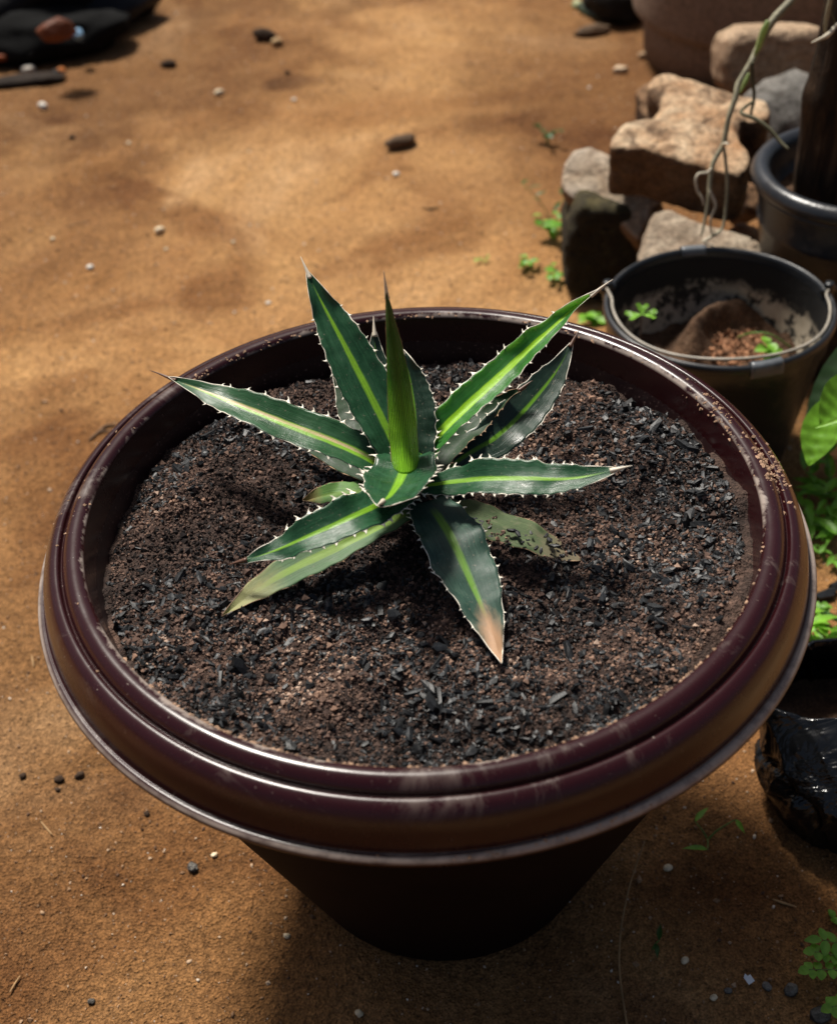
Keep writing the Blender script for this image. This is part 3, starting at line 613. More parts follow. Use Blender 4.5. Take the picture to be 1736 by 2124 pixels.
# soil in the bucket
ax = np.linspace(-1, 1, 110); A, B = np.meshgrid(ax, ax, indexing='ij'); rr = np.sqrt(A*A+B*B); kf = np.where(rr > 1, 1/np.maximum(rr, 1e-6), 1); A, B = A*kf*.1015, B*kf*.1015
pp = np.stack([A+3, B, A*0], -1); Hs = .094+.010*fbm(pp*25, 4, 61)+.007*fbm(pp*80, 3, 62)
BL = GZ(1548, 700, .112)-np.array([BC[0], BC[1], 0])
ringd = np.hypot((A-BL[0])/.058, (B-BL[1])/.052); Hs = Hs+.034*np.exp(-((ringd-1)/.22)**2)*np.clip((B-BL[1]+.02)/.03, 0, 1)   # caked ring of old potting mix
Fc = grid_faces(110, 110); ins = (rr < 1.02).reshape(-1); Fc = Fc[ins[Fc].all(1)]
bs = MT('bucket_soil', .95, .2); bs.color(bs.mix(1.0, bs.ramp(bs.noise(28, 5, .65), [(.3, (.045, .025, .015)), (.55, (.11, .062, .036)), (.75, (.22, .14, .09))]), bs.ramp(bs.noise(400, 3, .7), [(.3, .5), (.7, 1.5)]), 'MULTIPLY')); bs.bump(bs.noise(180, 4, .7), .004, 1)
bsoil = obj('bucket_soil', make_mesh('bucket_soil', np.stack([A, B, Hs], -1).reshape(-1, 3), Fc), bs.m); bsoil.location = bk.location
tag(bsoil, 'clumpy brown soil lying at the bottom of the black bucket', 'soil')
Pn = rng.normal(0, .022, (700, 2))+(BL[0], BL[1]-.005); s = np.abs(rng.normal(.0022, .0012, 700))+.0008; Pn = np.clip(Pn, -.068, .068)
pos = np.stack([Pn[:, 0], Pn[:, 1], .096+.004*rng.random(700)], -1)+np.array(bk.location)
sc2 = scatter('soil_crumb', GR, pos, np.stack([s, s, s*.8], -1), rand_rot(700), simple('brown_crumb', (.24, .12, .065), .95, .2, attr=.8)); child_world(sc2, bsoil); tag(sc2, kind='stuff')

# ------------------------------------------------------------------ small plants
def leafm(name, col, glow=.0, rough=.45):
    m = MT(name, rough, .4); cc = m.mix(m.ramp(m.noise(130, 3, .5), [(.35, 0.0), (.65, 1.0)]), tuple(k*.75 for k in col), tuple(k*1.25 for k in col))
    m.color(cc); m.b.inputs['Subsurface Weight'].default_value = .0
    tr = m.n('ShaderNodeBsdfTranslucent'); tr.inputs[0].default_value = (min(1, col[0]*1.5), min(1, col[1]*1.5), col[2], 1)
    mx = m.n('ShaderNodeMixShader'); mx.inputs[0].default_value = .35; out = m.t.nodes['Material Output']
    m.link(m.b.outputs[0], mx.inputs[1]); m.link(tr.outputs[0], mx.inputs[2]); m.link(mx.outputs[0], out.inputs[0]); return m.m
M_LEAF = leafm('bright_green_leaf', (.15, .36, .035)); M_LEAF2 = leafm('fresh_green_leaf', (.19, .42, .04)); M_LEAFD = leafm('deep_green_leaf', (.035, .10, .018)); M_STEMG = simple('green_stem', (.13, .22, .05), .6, .3, var=.3)
def small_leaf_mesh(shape='oval', L=.02, w=.007, cup=.25, droop=.3, n=14, m_=7):
    t = np.linspace(0, 1, n)
    if shape == 'oval': wd_ = np.sin(np.pi*np.clip(t, .0, 1)**.85)**.75
    elif shape == 'narrow': wd_ = np.sin(np.pi*t**.75)**1.1
    elif shape == 'heart2': wd_ = np.clip(t*1.25, 0, 1)**.9*np.where(t > .8, np.sqrt(np.clip(1-((t-.8)/.2)**2*.75, 0, 1)), 1)
    else:
        wd_ = np.where(t < .28, .55+.45*np.sin(t/.28*np.pi/2), np.cos(np.clip((t-.28)/.72, 0, 1)*np.pi/2)**.85)
    V = []; s = np.linspace(-1, 1, m_)
    for i in range(n):
        for q in s:
            x = t[i]*L; notch = 0
            if shape == 'heart2': x = x-(1-abs(q))*L*.30*np.clip((t[i]-.6)/.4, 0, 1)
            if shape == 'heart': x = x-abs(q)**1.5*L*.25*np.clip(1-t[i]*3, 0, 1)
            V.append((x, q*wd_[i]*w, cup*w*abs(q)**1.5*wd_[i]-droop*L*t[i]**2+.03*w*math.sin(i*1.3+q*2)))
    me = make_mesh('leaf', np.array(V), grid_faces(n, m_))
    return me
def place_leaf(me, root, loc, yaw, pitch=0.2, roll=0, sc=1, mat=None, name='leaf'):
    o = bpy.data.objects.new(name, me); scene.collection.objects.link(o); o.parent = root
    if mat is not None and not me.materials: me.materials.append(mat)
    o.location = loc; o.rotation_euler = (roll, -pitch, yaw); o.scale = (sc,)*3; return o
LM = {}
def lmesh(shape, L, w, mat, cup=.25, droop=.3):
    k = (shape, L, w, mat.name)
    if k not in LM: LM[k] = small_leaf_mesh(shape, L, w, cup, droop); LM[k].materials.append(mat)
    return LM[k]
def weed(P, label, nst=3, h=.03, shape='oval', L=.014, w=.005, mat=M_LEAF, group=None, seed=0, spread=.6, per=5, cat='weed', base_rot=0):
    r = random.Random(seed); root = empty('weed', (P[0], P[1], P[2]-.002), label, cat, group)
    parts = []; me = lmesh(shape, L, w, mat)
    for k in range(nst):
        a = base_rot+k*6.283/nst+r.uniform(-.5, .5); hh = h*r.uniform(.6, 1.15); sp = spread*hh
        q = [(0, 0, 0), (math.cos(a)*sp*.35, math.sin(a)*sp*.35, hh*.55), (math.cos(a)*sp, math.sin(a)*sp, hh)]
        parts.append(tube(q, [.0009, .0007, .0005], 4, 5)); C = smooth_profile(q, 8)
        for j in range(per):
            tq = C[min(len(C)-1, int((.35+.65*(j+1)/per)*(len(C)-1)))]
            place_leaf(me, root, tuple(tq), r.uniform(0, 6.28) if per > 2 else a+(j*2-1)*1.5, r.uniform(0, .5), r.uniform(-.3, .3), r.uniform(.7, 1.15))
    V, Fc = join(parts); obj('stem', mesh_q('stem', V, Fc), M_STEMG, root); return root
# in the bucket
zb = gh(*BC)
P = GZ(1330, 652, zb+.172); cl = empty('clover', (P[0], P[1], zb+.094), 'bright green clover seedling with two heart-shaped leaflets standing in the bucket', 'seedling')
V, Fc = tube([(0, 0, 0), (.001, .001, .04), (0, 0, .078)], [.0008, .0006], 4, 6); obj('stem', mesh_q('stem', V, Fc), simple('reddish_stem', (.12, .05, .03)), cl)
ml = lmesh('heart2', .0165, .0095, M_LEAF2, .2, .1)
for yaw, pt in ((3.35, .1), (-.25, .1), (1.25, .9)): place_leaf(ml, cl, (0, 0, .078), yaw, pt, 0, 1 if pt < .5 else .75)
P = GZ(1590, 712, zb+.125); w1 = weed(np.array([P[0], P[1], zb+.096]), 'small seedling with rounded green leaves in the bucket soil', 1, .030, 'oval', .019, .0075, M_LEAF2, seed=5, spread=.1, per=6, cat='seedling')
V, Fc = tube([GZ(1530, 700, zb+.10), GZ(1560, 690, zb+.13), GZ(1600, 694, zb+.13), GZ(1640, 720, zb+.10)], .0011, 5, 6)
o = obj('plant_stalk', mesh_q('plant_stalk', V, Fc), M_STEMG); tag(o, 'thin arching yellow-green stalk inside the bucket', 'stalk')
# ------------------------------------------------------------------ second black pot with post and roots
PC = (.520, .662); PR = .118; PZ = .235; PK = .118/.150
p2 = empty('nursery_pot', (PC[0], PC[1], gh(*PC)), 'black nursery pot with thick rolled grey-black rim, partly cut off at right edge', 'pot')
m2 = MT('black_nursery_plastic', .42, .5); kk = m2.ramp(m2.noise(60, 6, .75, dist=.3), [(.50, 0.0), (.68, .7)])
gg = m2.n('ShaderNodeNewGeometry'); sx = m2.n('ShaderNodeSeparateXYZ'); m2.link(gg.outputs['Position'], sx.inputs[0])
kk = m2.math('MULTIPLY', kk, m2.ramp(sx.outputs[2], [(.19, 1.0), (.235, .15)]))
m2.color(m2.mix(kk, (.017, .019, .023), (.11, .085, .065))); m2.rough(m2.mix(kk, .33, .9)); m2.bump(m2.noise(150, 3, .6), .001, .4)
rp = [(.128, PZ-.03), (.130, PZ-.006), (.134, PZ+.002), (.141, PZ+.005), (.148, PZ+.002), (.152, PZ-.006), (.150, PZ-.012), (.1465, PZ-.0145), (.1475, PZ-.017), (.1450, PZ-.019), (.138, PZ-.018)]
rp = [(.118+(a-.150), b) for a, b in rp]
V, Fc = lathe(smooth_profile(rp, 3), 144); obj('rim', mesh_q('rim', V, Fc), m2.m, p2)
V, Fc = lathe([(.110, PZ-.016), (.106, PZ-.055), (.1075, PZ-.058), (.105, PZ-.062), (.080, .004), (.076, 0), (0, 0)], 120); obj('body', mesh_q('body', V, Fc), m2.m, p2)
V, Fc = lathe([(.0975, PZ-.012), (.094, PZ-.05), (0, PZ-.05)], 96); obj('inner_wall', mesh_q('inner_wall', V, Fc), m2.m, p2)
ps = tag(obj('bark_mix', make_mesh('bark_mix', np.stack([A/.1015*.0955+PC[0], B/.1015*.0955+PC[1], gh(*PC)+PZ-.04+.008*fbm(pp*30, 4, 71)], -1).reshape(-1, 3), Fc if False else grid_faces(110, 110)[ins[grid_faces(110, 110)].all(1)]), bs.m), 'dark bark mix filling the black nursery pot', 'soil')
# wooden post
pw_ = MT('weathered_wood', .9, .2); vec = pw_.coord('World', (90, 90, 9)); nn_ = pw_.noise(1, 6, .7, vec=vec, dist=.8)
pw_.color(pw_.ramp(nn_, [(.35, (.010, .007, .005)), (.52, (.035, .020, .011)), (.66, (.10, .062, .036)), (.78, (.20, .15, .10))])); pw_.bump(nn_, .006, 1); pw_.bump(pw_.noise(200, 3, .6), .002, .6)
zt = [(1650, 380), (1662, 300), (1678, 180), (1700, 90), (1718, 0), (1735, -90)]
n = 60; seg = 40; Vp = []
EL = np.array([GY(u, v, PC[1]+.01) for u, v in zt]); zz_ = np.linspace(PZ-.04, .78, n)
xl = np.interp(zz_, EL[:, 2], EL[:, 0])+.006*fbm(np.stack([zz_*28, zz_*0, zz_*0], -1), 3, 4)
for i in range(n):
    for j in range(seg):
        a = 2*math.pi*j/seg; rx, ry = .048, .040
        k = 1+.10*float(vnoise(np.array([math.cos(a)*2.5, math.sin(a)*2.5, zz_[i]*3]), 2))+.05*float(vnoise(np.array([math.cos(a)*9, math.sin(a)*9, zz_[i]*6]), 6))
        Vp.append((xl[i]+rx+math.cos(a)*rx*k, PC[1]+.01+math.sin(a)*ry*k, zz_[i]))
i = np.arange(n-1); j = np.arange(seg); I, J = np.meshgrid(i, j, indexing='ij'); J2 = (J+1) % seg
Fp = np.stack([I*seg+J, I*seg+J2, (I+1)*seg+J2, (I+1)*seg+J], -1).reshape(-1, 4)
Vp = np.array(Vp); Vp = np.concatenate([Vp, [Vp[-seg:].mean(0)]]); jj = np.arange(seg); Fp = np.concatenate([Fp, np.stack([(n-1)*seg+jj, (n-1)*seg+(jj+1) % seg, np.full(seg, n*seg), np.full(seg, n*seg)], -1)])
tag(obj('wooden_post', mesh_q('wooden_post', Vp, Fp), pw_.m), 'rough dark weathered wooden post standing in the black nursery pot', 'post')

def Z1(x, y): return (1067.4+x*.3851, y*.3851)      # reading off a detail of the photograph
M_ROOT = simple('pale_root', (.48, .43, .33), .7, .3, var=.25, vscale=80, bump=.001)
M_VINE = simple('grey_green_vine', (.25, .235, .16), .6, .35, var=.35, vscale=70, bump=.0015)
M_VINED = simple('dark_vine', (.07, .065, .035), .7, .3, var=.3)
def ptube(pts, yy, rpx, seg=8, wob=.15):
    out = []
    for i, (x, y) in enumerate(pts):
        u, v = Z1(x, y); t = i/(len(pts)-1); out.append(GY(u, v, yy[0]+(yy[1]-yy[0])*t))
    r = [px2m(q*.3851, out[0])/2 for q in np.atleast_1d(rpx)]; r = r if len(r) > 1 else r*2
    return tube(out, r, 4, seg, wob)
root_v = GY(*Z1(1270, 330), .68)
vine = empty('hanging_vine', tuple(root_v), 'grey-green leafless orchid stem with pale aerial roots hanging over the stacked pavers', 'stem')
def vpart(nm, mt, *tubes):
    V, Fc = join(tubes); child_world(obj(nm, mesh_q(nm, V, Fc), mt), vine)
vpart('stem', M_VINE, ptube([(1560, -100), (1490, 0), (1385, 115), (1310, 260), (1270, 340), (1205, 450), (1190, 520), (1150, 640), (1125, 770), (1072, 870), (1052, 960), (1045, 1060), (1025, 1180), (1003, 1275)], (.72, .62), [40, 44, 44, 40, 36, 34, 32, 30, 28, 28, 24, 22, 18, 8]))
vpart('branch', M_VINED, ptube([(1278, 330), (1282, 430), (1290, 520), (1276, 590), (1270, 640)], (.665, .65), [24, 20, 18, 8]))
vpart('branch', M_VINED, ptube([(1285, 545), (1240, 575), (1222, 608), (1300, 640), (1370, 690), (1430, 760), (1478, 803)], (.65, .58), [16, 16, 20, 22, 20, 12]))
vpart('branch', M_VINE, ptube([(1122, 770), (1140, 900), (1142, 1050), (1130, 1180), (1110, 1240), (1060, 1270)], (.65, .62), [20, 18, 16, 14]))
vpart('bud', leafm('pale_green_bud', (.30, .38, .16)), ptube([(1365, 108), (1345, 150), (1315, 240), (1290, 300)], (.69, .685), [20, 38, 30, 6]))
vpart('bud', bpy.data.materials['pale_green_bud'], ptube([(1262, 390), (1240, 440), (1212, 500)], (.665, .66), [10, 26, 8]))
vpart('aerial_root', M_ROOT, ptube([(1060, 905), (1035, 928), (990, 935), (975, 975), (985, 1030), (1008, 1065), (1018, 1105)], (.645, .63), [12, 16, 14, 14, 8]))
vpart('aerial_root', M_ROOT, ptube([(1050, 1025), (1070, 1070), (1082, 1110), (1058, 1170), (1055, 1235), (1072, 1265)], (.635, .625), [12, 20, 12, 12, 10]))
vpart('aerial_root', M_ROOT, ptube([(1115, 1235), (1070, 1268), (1030, 1290), (1018, 1300), (1072, 1326)], (.64, .628), [12, 16, 16, 8]))
vpart('aerial_root', M_ROOT, ptube([(1120, 782), (1135, 770), (1152, 778)], (.65, .64), [18, 16, 10]))
rv = GY(*Z1(1690, 50), .60); v2 = empty('hanging_root', tuple(rv), 'thin twiggy stem with a pale root curling beside the post in top right corner', 'stem')
for nm, mt, tb in (('stem', M_VINE, ptube([(1725, -80), (1700, 0), (1680, 90), (1672, 160), (1690, 190)], (.60, .60), [22, 24, 20, 12])), ('stem', M_VINED, ptube([(1712, -40), (1705, 60), (1735, 140)], (.60, .60), [10, 8])), ('aerial_root', M_ROOT, ptube([(1735, 125), (1712, 160), (1680, 190), (1640, 210), (1598, 228)], (.60, .58), [12, 22, 26, 16, 8]))):
    child_world(obj(nm, mesh_q(nm, *tb), mt), v2)
for k, (pl, lab) in enumerate((([(1510, 978), (1560, 945), (1630, 920), (1750, 905)], 'pale root arching above the bark mix beside the post'), ([(1590, 1040), (1650, 1010), (1700, 980), (1760, 965)], 'greenish root lying lower in the nursery pot'), ([(1470, 995), (1530, 1005), (1590, 1030), (1620, 1045)], 'thin brown twig lying nearest the nursery pot rim'))):
    out = [GZ(*Z1(x, y), PZ-.022-.006*k) for x, y in pl]; out[0][2] -= .008
    V, Fc = tube(out, [.0018, .0026, .003, .0026] if k < 2 else [.001, .0014, .001], 5, 8, .15); tag(obj('loose_root', mesh_q('loose_root', V, Fc), (M_ROOT, M_VINE, M_VINED)[k]), lab, 'root')

# ------------------------------------------------------------------ pavers and stones
def stone(name, outline, p0, nrm, thick, mat, label, cat, bev=.006, rough_amp=.0026, vox=.0038, seed=0, zoomed=True, group=None):
    n = np.array(nrm, float); n /= np.linalg.norm(n); pts = []
    for (x, y) in outline:
        u, v = Z1(x, y) if zoomed else (x, y); pts.append(GP(u, v, p0, n))
    bm = bmesh.new(); top = [bm.verts.new(p) for p in pts]; bot = [bm.verts.new(p-n*thick) for p in pts]; k = len(pts)
    bm.faces.new(top); bm.faces.new(bot[::-1])
    for i in range(k): bm.faces.new([top[i], bot[i], bot[(i+1) % k], top[(i+1) % k]])
    bmesh.ops.recalc_face_normals(bm, faces=bm.faces)
    me = bpy.data.meshes.new(name); bm.to_mesh(me); bm.free()
    tmp = bpy.data.objects.new('tmp', me); scene.collection.objects.link(tmp)
    b = tmp.modifiers.new('b', 'BEVEL'); b.width = bev; b.segments = 3; b.limit_method = 'ANGLE'
    rm = tmp.modifiers.new('r', 'REMESH'); rm.mode = 'VOXEL'; rm.voxel_size = vox
    sm = tmp.modifiers.new('s', 'SMOOTH'); sm.iterations = 1
    dg = bpy.context.evaluated_depsgraph_get(); m2_ = bpy.data.meshes.new_from_object(tmp.evaluated_get(dg)); bpy.data.objects.remove(tmp)
    m2_.name = name; nv = len(m2_.vertices); co = np.zeros(nv*3, np.float32); m2_.vertices.foreach_get('co', co); co = co.reshape(-1, 3)
    no = np.zeros(nv*3, np.float32); m2_.vertex_normals.foreach_get('vector', no); no = no.reshape(-1, 3)
    dd = rough_amp*(1.2*fbm(co*18, 3, 80+seed)+1.0*fbm(co*70+9, 3, 90+seed)); pit = vnoise(co*130+3, 95+seed); dd -= rough_amp*1.2*np.clip(pit-.45, 0, 1)*2
    co = co+no*dd[:, None]; ctr = co.mean(0); ctr[2] = co[:, 2].min(); co -= ctr
    m2_.vertices.foreach_set('co', co.astype(np.float32).ravel()); m2_.update(); m2_.polygons.foreach_set('use_smooth', np.ones(len(m2_.polygons), bool))
    o = obj(name, m2_, mat); o.location = ctr; return tag(o, label, cat, group)
MPA = paver_mat('tan_paver', (.42, .22, .10), (.66, .50, .33), (.085, .042, .020), 1, .85)
MPB = paver_mat('pale_paver', (.44, .33, .22), (.50, .42, .33), (.16, .085, .045), 2, .4)
MPC = paver_mat('grey_brown_paver', (.36, .27, .19), (.52, .43, .32), (.11, .065, .035), 3, .6)
MPD = paver_mat('buff_block', (.46, .32, .20), (.58, .42, .28), (.30, .19, .115), 4, .45)
MPM = paver_mat('mossy_block', (.050, .042, .016), (.10, .080, .030), (.018, .014, .008), 5, .7)
MPR = paver_mat('brown_brick', (.26, .14, .07), (.36, .22, .12), (.06, .03, .016), 6, .6)
# base of the stack
stone('mossy_block', [(275, 1600), (262, 1330), (345, 1095), (640, 1130), (700, 1380), (660, 1660)], (.24, .80, .0), (-.10, -1, .10), .14, MPM, 'dark mossy stone block standing under the pale paver, left of the bucket', 'block', .012, seed=1)
stone('paver', [(700, 1200), (745, 1112), (830, 1108), (1060, 1195), (1215, 1235), (1350, 1290), (1330, 1420), (640, 1420), (655, 1370)], (.36, .80, .183), (-.12, -.30, .93), .075, MPC, 'grey-brown concrete paver lying low in the stack just behind the bucket rim', 'paver', .010, seed=3)
stone('paver', [(236, 1000), (250, 880), (310, 790), (400, 782), (560, 850), (800, 1080), (740, 1130), (660, 1305), (500, 1170), (370, 1105), (290, 1060)], (.27, .93, .185), (-.28, -.50, .82), .055, MPB, 'pale worn concrete paver sticking out left under the top paver', 'paver', .008, seed=2)
stone('paver', [(505, 790), (525, 725), (575, 660), (640, 630), (752, 622), (790, 545), (720, 490), (722, 440), (765, 388), (830, 378), (1010, 440), (1200, 500), (1345, 525), (1378, 580), (1372, 640), (1300, 655), (1215, 640), (1205, 735), (1262, 800), (1278, 870), (1225, 935), (1130, 930), (900, 860), (700, 800)], (.36, .96, .258), (-.06, -.20, 1), .075, MPA, 'tan interlocking concrete paver with waisted I shape on top of the stack', 'paver', .007, seed=4)
stone('brick', [(1235, 1080), (1225, 950), (1320, 985), (1345, 1090), (1340, 1180), (1250, 1150)], (.45, .95, .2), (.0, -.8, .6), .10, MPR, 'rough brown brick wedged between the top paver and the nursery pot', 'brick', .010, seed=5)
stone('brick', [(1180, 1190), (1240, 1180), (1350, 1235), (1370, 1330), (1200, 1330)], (.44, .86, .15), (.0, -.75, .66), .08, MPR, 'reddish brown brick low at the right end of the stack behind the bucket', 'brick', .010, seed=6)
stone('brick', [(640, 470), (700, 432), (760, 430), (760, 640), (690, 650), (655, 540)], (.34, 1.20, .10), (-.2, -.6, .8), .08, MPR, 'small tan brick corner showing behind the left lobe of the top paver', 'brick', .012, seed=7)
stone('concrete_block', [(1122, 500), (1120, 300), (1145, 215), (1190, 165), (1265, 145), (1420, 142), (1700, 140), (1720, 500), (1500, 520), (1300, 520)], (.60, 1.22, .20), (-.05, -.96, .28), .11, MPD, 'buff rounded concrete block behind the stack, next to the post', 'block', .020, .003, seed=8, vox=.0055)
stone('paver', [(1180, 640), (1400, 640), (1420, 900), (1290, 960), (1190, 800)], (.50, 1.10, .12), (0, -.5, .8), .09, paver_mat('dark_paver', (.05, .035, .022), (.09, .06, .04), (.03, .02, .012), 9, .6), 'dark paver filling the gap between top paver and nursery pot', 'paver', .012, seed=9)
# rounded grey stone
def rock(name, P, s, mat, label, cat='stone', seed=0, rz=0, flat=.7, sub=4, amp=.22, group=None, emb=.25, fr=2.1):
    Vb, Fb = ico(sub); Vn = Vb*(1+amp*fbm(Vb*fr+seed*3.3, 4, seed)[:, None]); Vn = Vn*np.array(s); Vn = np.clip(Vn, -np.array(s)*1.25, np.array(s)*1.25)
    me = make_mesh(name, Vn, Fb); o = obj(name, me, mat); o.location = (P[0], P[1], P[2]+s[2]*(1-emb)); o.rotation_euler = (0, 0, rz); return tag(o, label, cat, group)
M_GREY = paver_mat('grey_stone', (.15, .14, .125), (.30, .28, .25), (.06, .05, .04), 10, .8)
P = GY(*Z1(1465, 600), 1.10); rock('stone', (P[0]+.01, P[1]+.03, P[2]-.085), (.080, .065, .070), M_GREY, 'rounded rough grey stone between the buff block and the post', seed=2, rz=.4)
o = bpy.data.objects['stone']
# what carries it: an earth-caked block below
stone('brick', [(1280, 760), (1560, 760), (1600, 1000), (1290, 1000)], (P[0], P[1]-.03, P[2]-.115), (0, -.3, 1), .10, MPR, 'dark brown brick under the rounded grey stone', 'brick', .010, seed=12)

# round concrete planter at the top
M_PL = paver_mat('brown_concrete', (.40, .30, .23), (.52, .41, .32), (.24, .165, .12), 12, .5)
PLC = (.68, 1.62); pl = empty('round_planter', (PLC[0], PLC[1], gh(*PLC)), 'big brown round concrete planter with a stepped rim at the top right', 'planter')
V, Fc = lathe(smooth_profile([(.19, .30), (.20, .315), (.222, .315), (.234, .30), (.236, .20), (.234, .10), (.228, .078), (.210, .074)], 4), 128); obj('rim', mesh_q('rim', V, Fc), M_PL, pl)
V, Fc = lathe([(.214, .09), (.212, .05), (.208, 0.0), (0, 0)], 128); obj('body', mesh_q('body', V, Fc), M_PL, pl)
V, Fc = lathe([(.192, .30), (.19, .25), (0, .25)], 96); obj('soil_fill', mesh_q('soil_fill', V, Fc), bs.m, pl)

# ------------------------------------------------------------------ black poly bag
bgm = MT('black_polythene', .2, .5); bgm.color(bgm.mix(bgm.ramp(bgm.noise(200, 3, .6), [(.68, 0.0), (.75, .4)]), (.006, .0065, .0075), (.16, .14, .12))); bgm.bump(bgm.noise(13, 3, .5, dist=2.2), .016, .7); bgm.bump(bgm.noise(140, 3, .6, dist=1), .0012, .35)
bx, by = .362, .018; nb = 240; rows = []
aa = np.linspace(0, 2*np.pi, nb, endpoint=False)
ca, sa = np.cos(aa), np.sin(aa)
def loop_at(t, inner=0.0):
    R0 = .086*(1+.16*np.sin(np.clip(t, 0, 1)*np.pi)); bx_, by_ = R0*ca, R0*sa*.95
    mx_ = .098*np.sign(ca)*np.abs(ca)**.9-.006; my_ = .034*np.sign(sa)*np.abs(sa)**1.25*(1+.55*(sa > 0))+.016     # almond-shaped mouth, pinched at the left
    k = np.clip((t-.50)/.50, 0, 1)**1.3
    X_, Y_ = bx_*(1-k)+mx_*k, by_*(1-k)+my_*k
    P_ = np.stack([ca*2.3+t*.5, sa*2.3-t*.7, np.zeros(nb)+t*1.3+2], -1); f1 = vnoise(P_, 12); P2_ = np.stack([ca*5+t*1.4, sa*5, np.zeros(nb)+t*2.6], -1); f2 = vnoise(P2_, 14)
    amp = .35+.65*np.sin(np.clip(t, 0, 1)*np.pi)
    off = amp*(.007*f1-.009*(1-np.abs(f1))**8+.0045*(1-np.abs(f2))**6-.002)-inner
    rr_ = np.hypot(X_, Y_)+1e-6; X_, Y_ = X_*(1+off/rr_), Y_*(1+off/rr_)
    return X_, Y_, f1, f2
for t in np.linspace(0, 1, 60):
    X_, Y_, f1, f2 = loop_at(t); z = .003+.108*t**.9*(1-.10*np.clip(t-.7, 0, 1))+(t**3)*(.012*np.maximum(sa, 0)+.007*f1+.004*f2); rows.append(np.stack([X_, Y_, z], -1))
for t in np.linspace(1, .35, 30):
    X_, Y_, f1, f2 = loop_at(t, .0028); z = .003+.108*t**.9*(1-.10*np.clip(t-.7, 0, 1))+(t**3)*(.012*np.maximum(sa, 0)+.007*f1+.004*f2)+.0008*(t > .99); rows.append(np.stack([X_, Y_, z], -1))
Vb = np.stack(rows, 1).reshape(-1, 3)
me = mesh_q('grow_bag', Vb, grid_faces(nb, len(rows), True)); o = obj('grow_bag', me, bgm.m); o.location = (bx, by, gh(bx, by)-.002)
tag(o, 'glossy crumpled black polythene grow bag at the right edge beside the big pot', 'plastic bag')
X_, Y_, f1, f2 = loop_at(.60, .006); ring = np.stack([X_, Y_, np.full(nb, .050)], -1); mid_ = ring*np.array([.5, .5, 1])+np.array([0, 0, .004]); cen_ = ring*np.array([.01, .01, 1])+np.array([0, 0, .005])
me2 = make_mesh('bag_soil', np.stack([ring, mid_, cen_], 1).reshape(-1, 3), grid_faces(nb, 3, True)); o2 = obj('bag_soil', me2, bs.m); o2.location = o.location; tag(o2, 'dark soil inside the mouth of the black grow bag', 'soil')

# ------------------------------------------------------------------ dark heap top left and items top centre
M_BK = simple('black_rubbish_plastic', (.004, .004, .005), .6, .2, bump=.004, bscale=40)
P = gpt(60, 60); hp = empty('rubbish_bag', (P[0], P[1], P[2]), 'black plastic rubbish bag slumped in the top left corner', 'bag')
def blob(name, c, s, mat, parent=None, seed=0, sub=4, amp=.3, rz=0):
    Vb_, Fb_ = ico(sub); Vn = Vb_*(1+amp*fbm(Vb_*1.7+seed*5.1, 4, seed)[:, None])*np.array(s)
    a = rz; Rz = np.array([[math.cos(a), -math.sin(a), 0], [math.sin(a), math.cos(a), 0], [0, 0, 1]]); Vn = Vn@Rz.T+np.array(c)
    Vn[:, 2] = np.maximum(Vn[:, 2], -.004); return make_mesh(name, Vn, Fb_)
c0 = P
obj('bag_body', blob('bag_body', (-.02, .07, .08), (.24, .20, .14), M_BK, seed=1), M_BK, hp)
def heap(name, u, v, s, col, lab, cat, seed, rough=.5, rz=0, lift=0):
    P = gpt(u, v) if not lift else GZ(u, v, lift); m = simple(name+'_material', col, rough, .15, var=.3, vscale=30, bump=.002)
    o = obj(name, blob(name, (0, 0, s[2]*.6), s, None, seed=seed, rz=rz), m); o.location = (P[0], P[1], P[2]-(s[2]*.6 if lift else 0)); return tag(o, lab, cat)
heap('rubbish_bag', 200, 45, (.13, .08, .075), (.010, .011, .014), 'smaller dark grey shiny bag at the right end of the black heap', 'bag', 4, .3, .35)
heap('flat_rubber_sheet', 85, 105, (.17, .08, .050), (.003, .003, .003), 'folded black rubber piece lying in front of the rubbish heap', 'rubber sheet', 5, .9, .12)
heap('leather_scrap', 118, 62, (.034, .022, .020), (.13, .040, .018), 'rusty orange-brown scrap leaning on the black heap', 'scrap', 7, .5, .5, .10)
heap('plastic_scrap', 162, 70, (.010, .012, .010), (.25, .42, .60), 'small light blue plastic scrap by the black heap', 'scrap', 8, .4, 0, .06)
heap('leather_scrap', 10, 112, (.020, .012, .010), (.20, .05, .014), 'dull orange scrap at the left picture edge below the heap', 'scrap', 9, .5, .9, .03)
heap('plastic_bottle_cap', 128, 147, (.008, .006, .005), (.65, .22, .06), 'tiny orange plastic bit on the earth below the heap', 'scrap', 10)
heap('black_chip', 117, 153, (.007, .006, .006), (.012, .011, .010), 'tiny black lump touching the orange bit below the heap', 'scrap', 11)
heap('fallen_bark', 50, 172, (.075, .022, .010), (.020, .013, .009), 'long dark piece of bark lying below the heap at left edge', 'bark', 12, .8, .1)
heap('pebble', 60, 148, (.014, .010, .008), (.42, .38, .32), 'greyish pebble lying between dark bark and orange bit', 'pebble', 13)
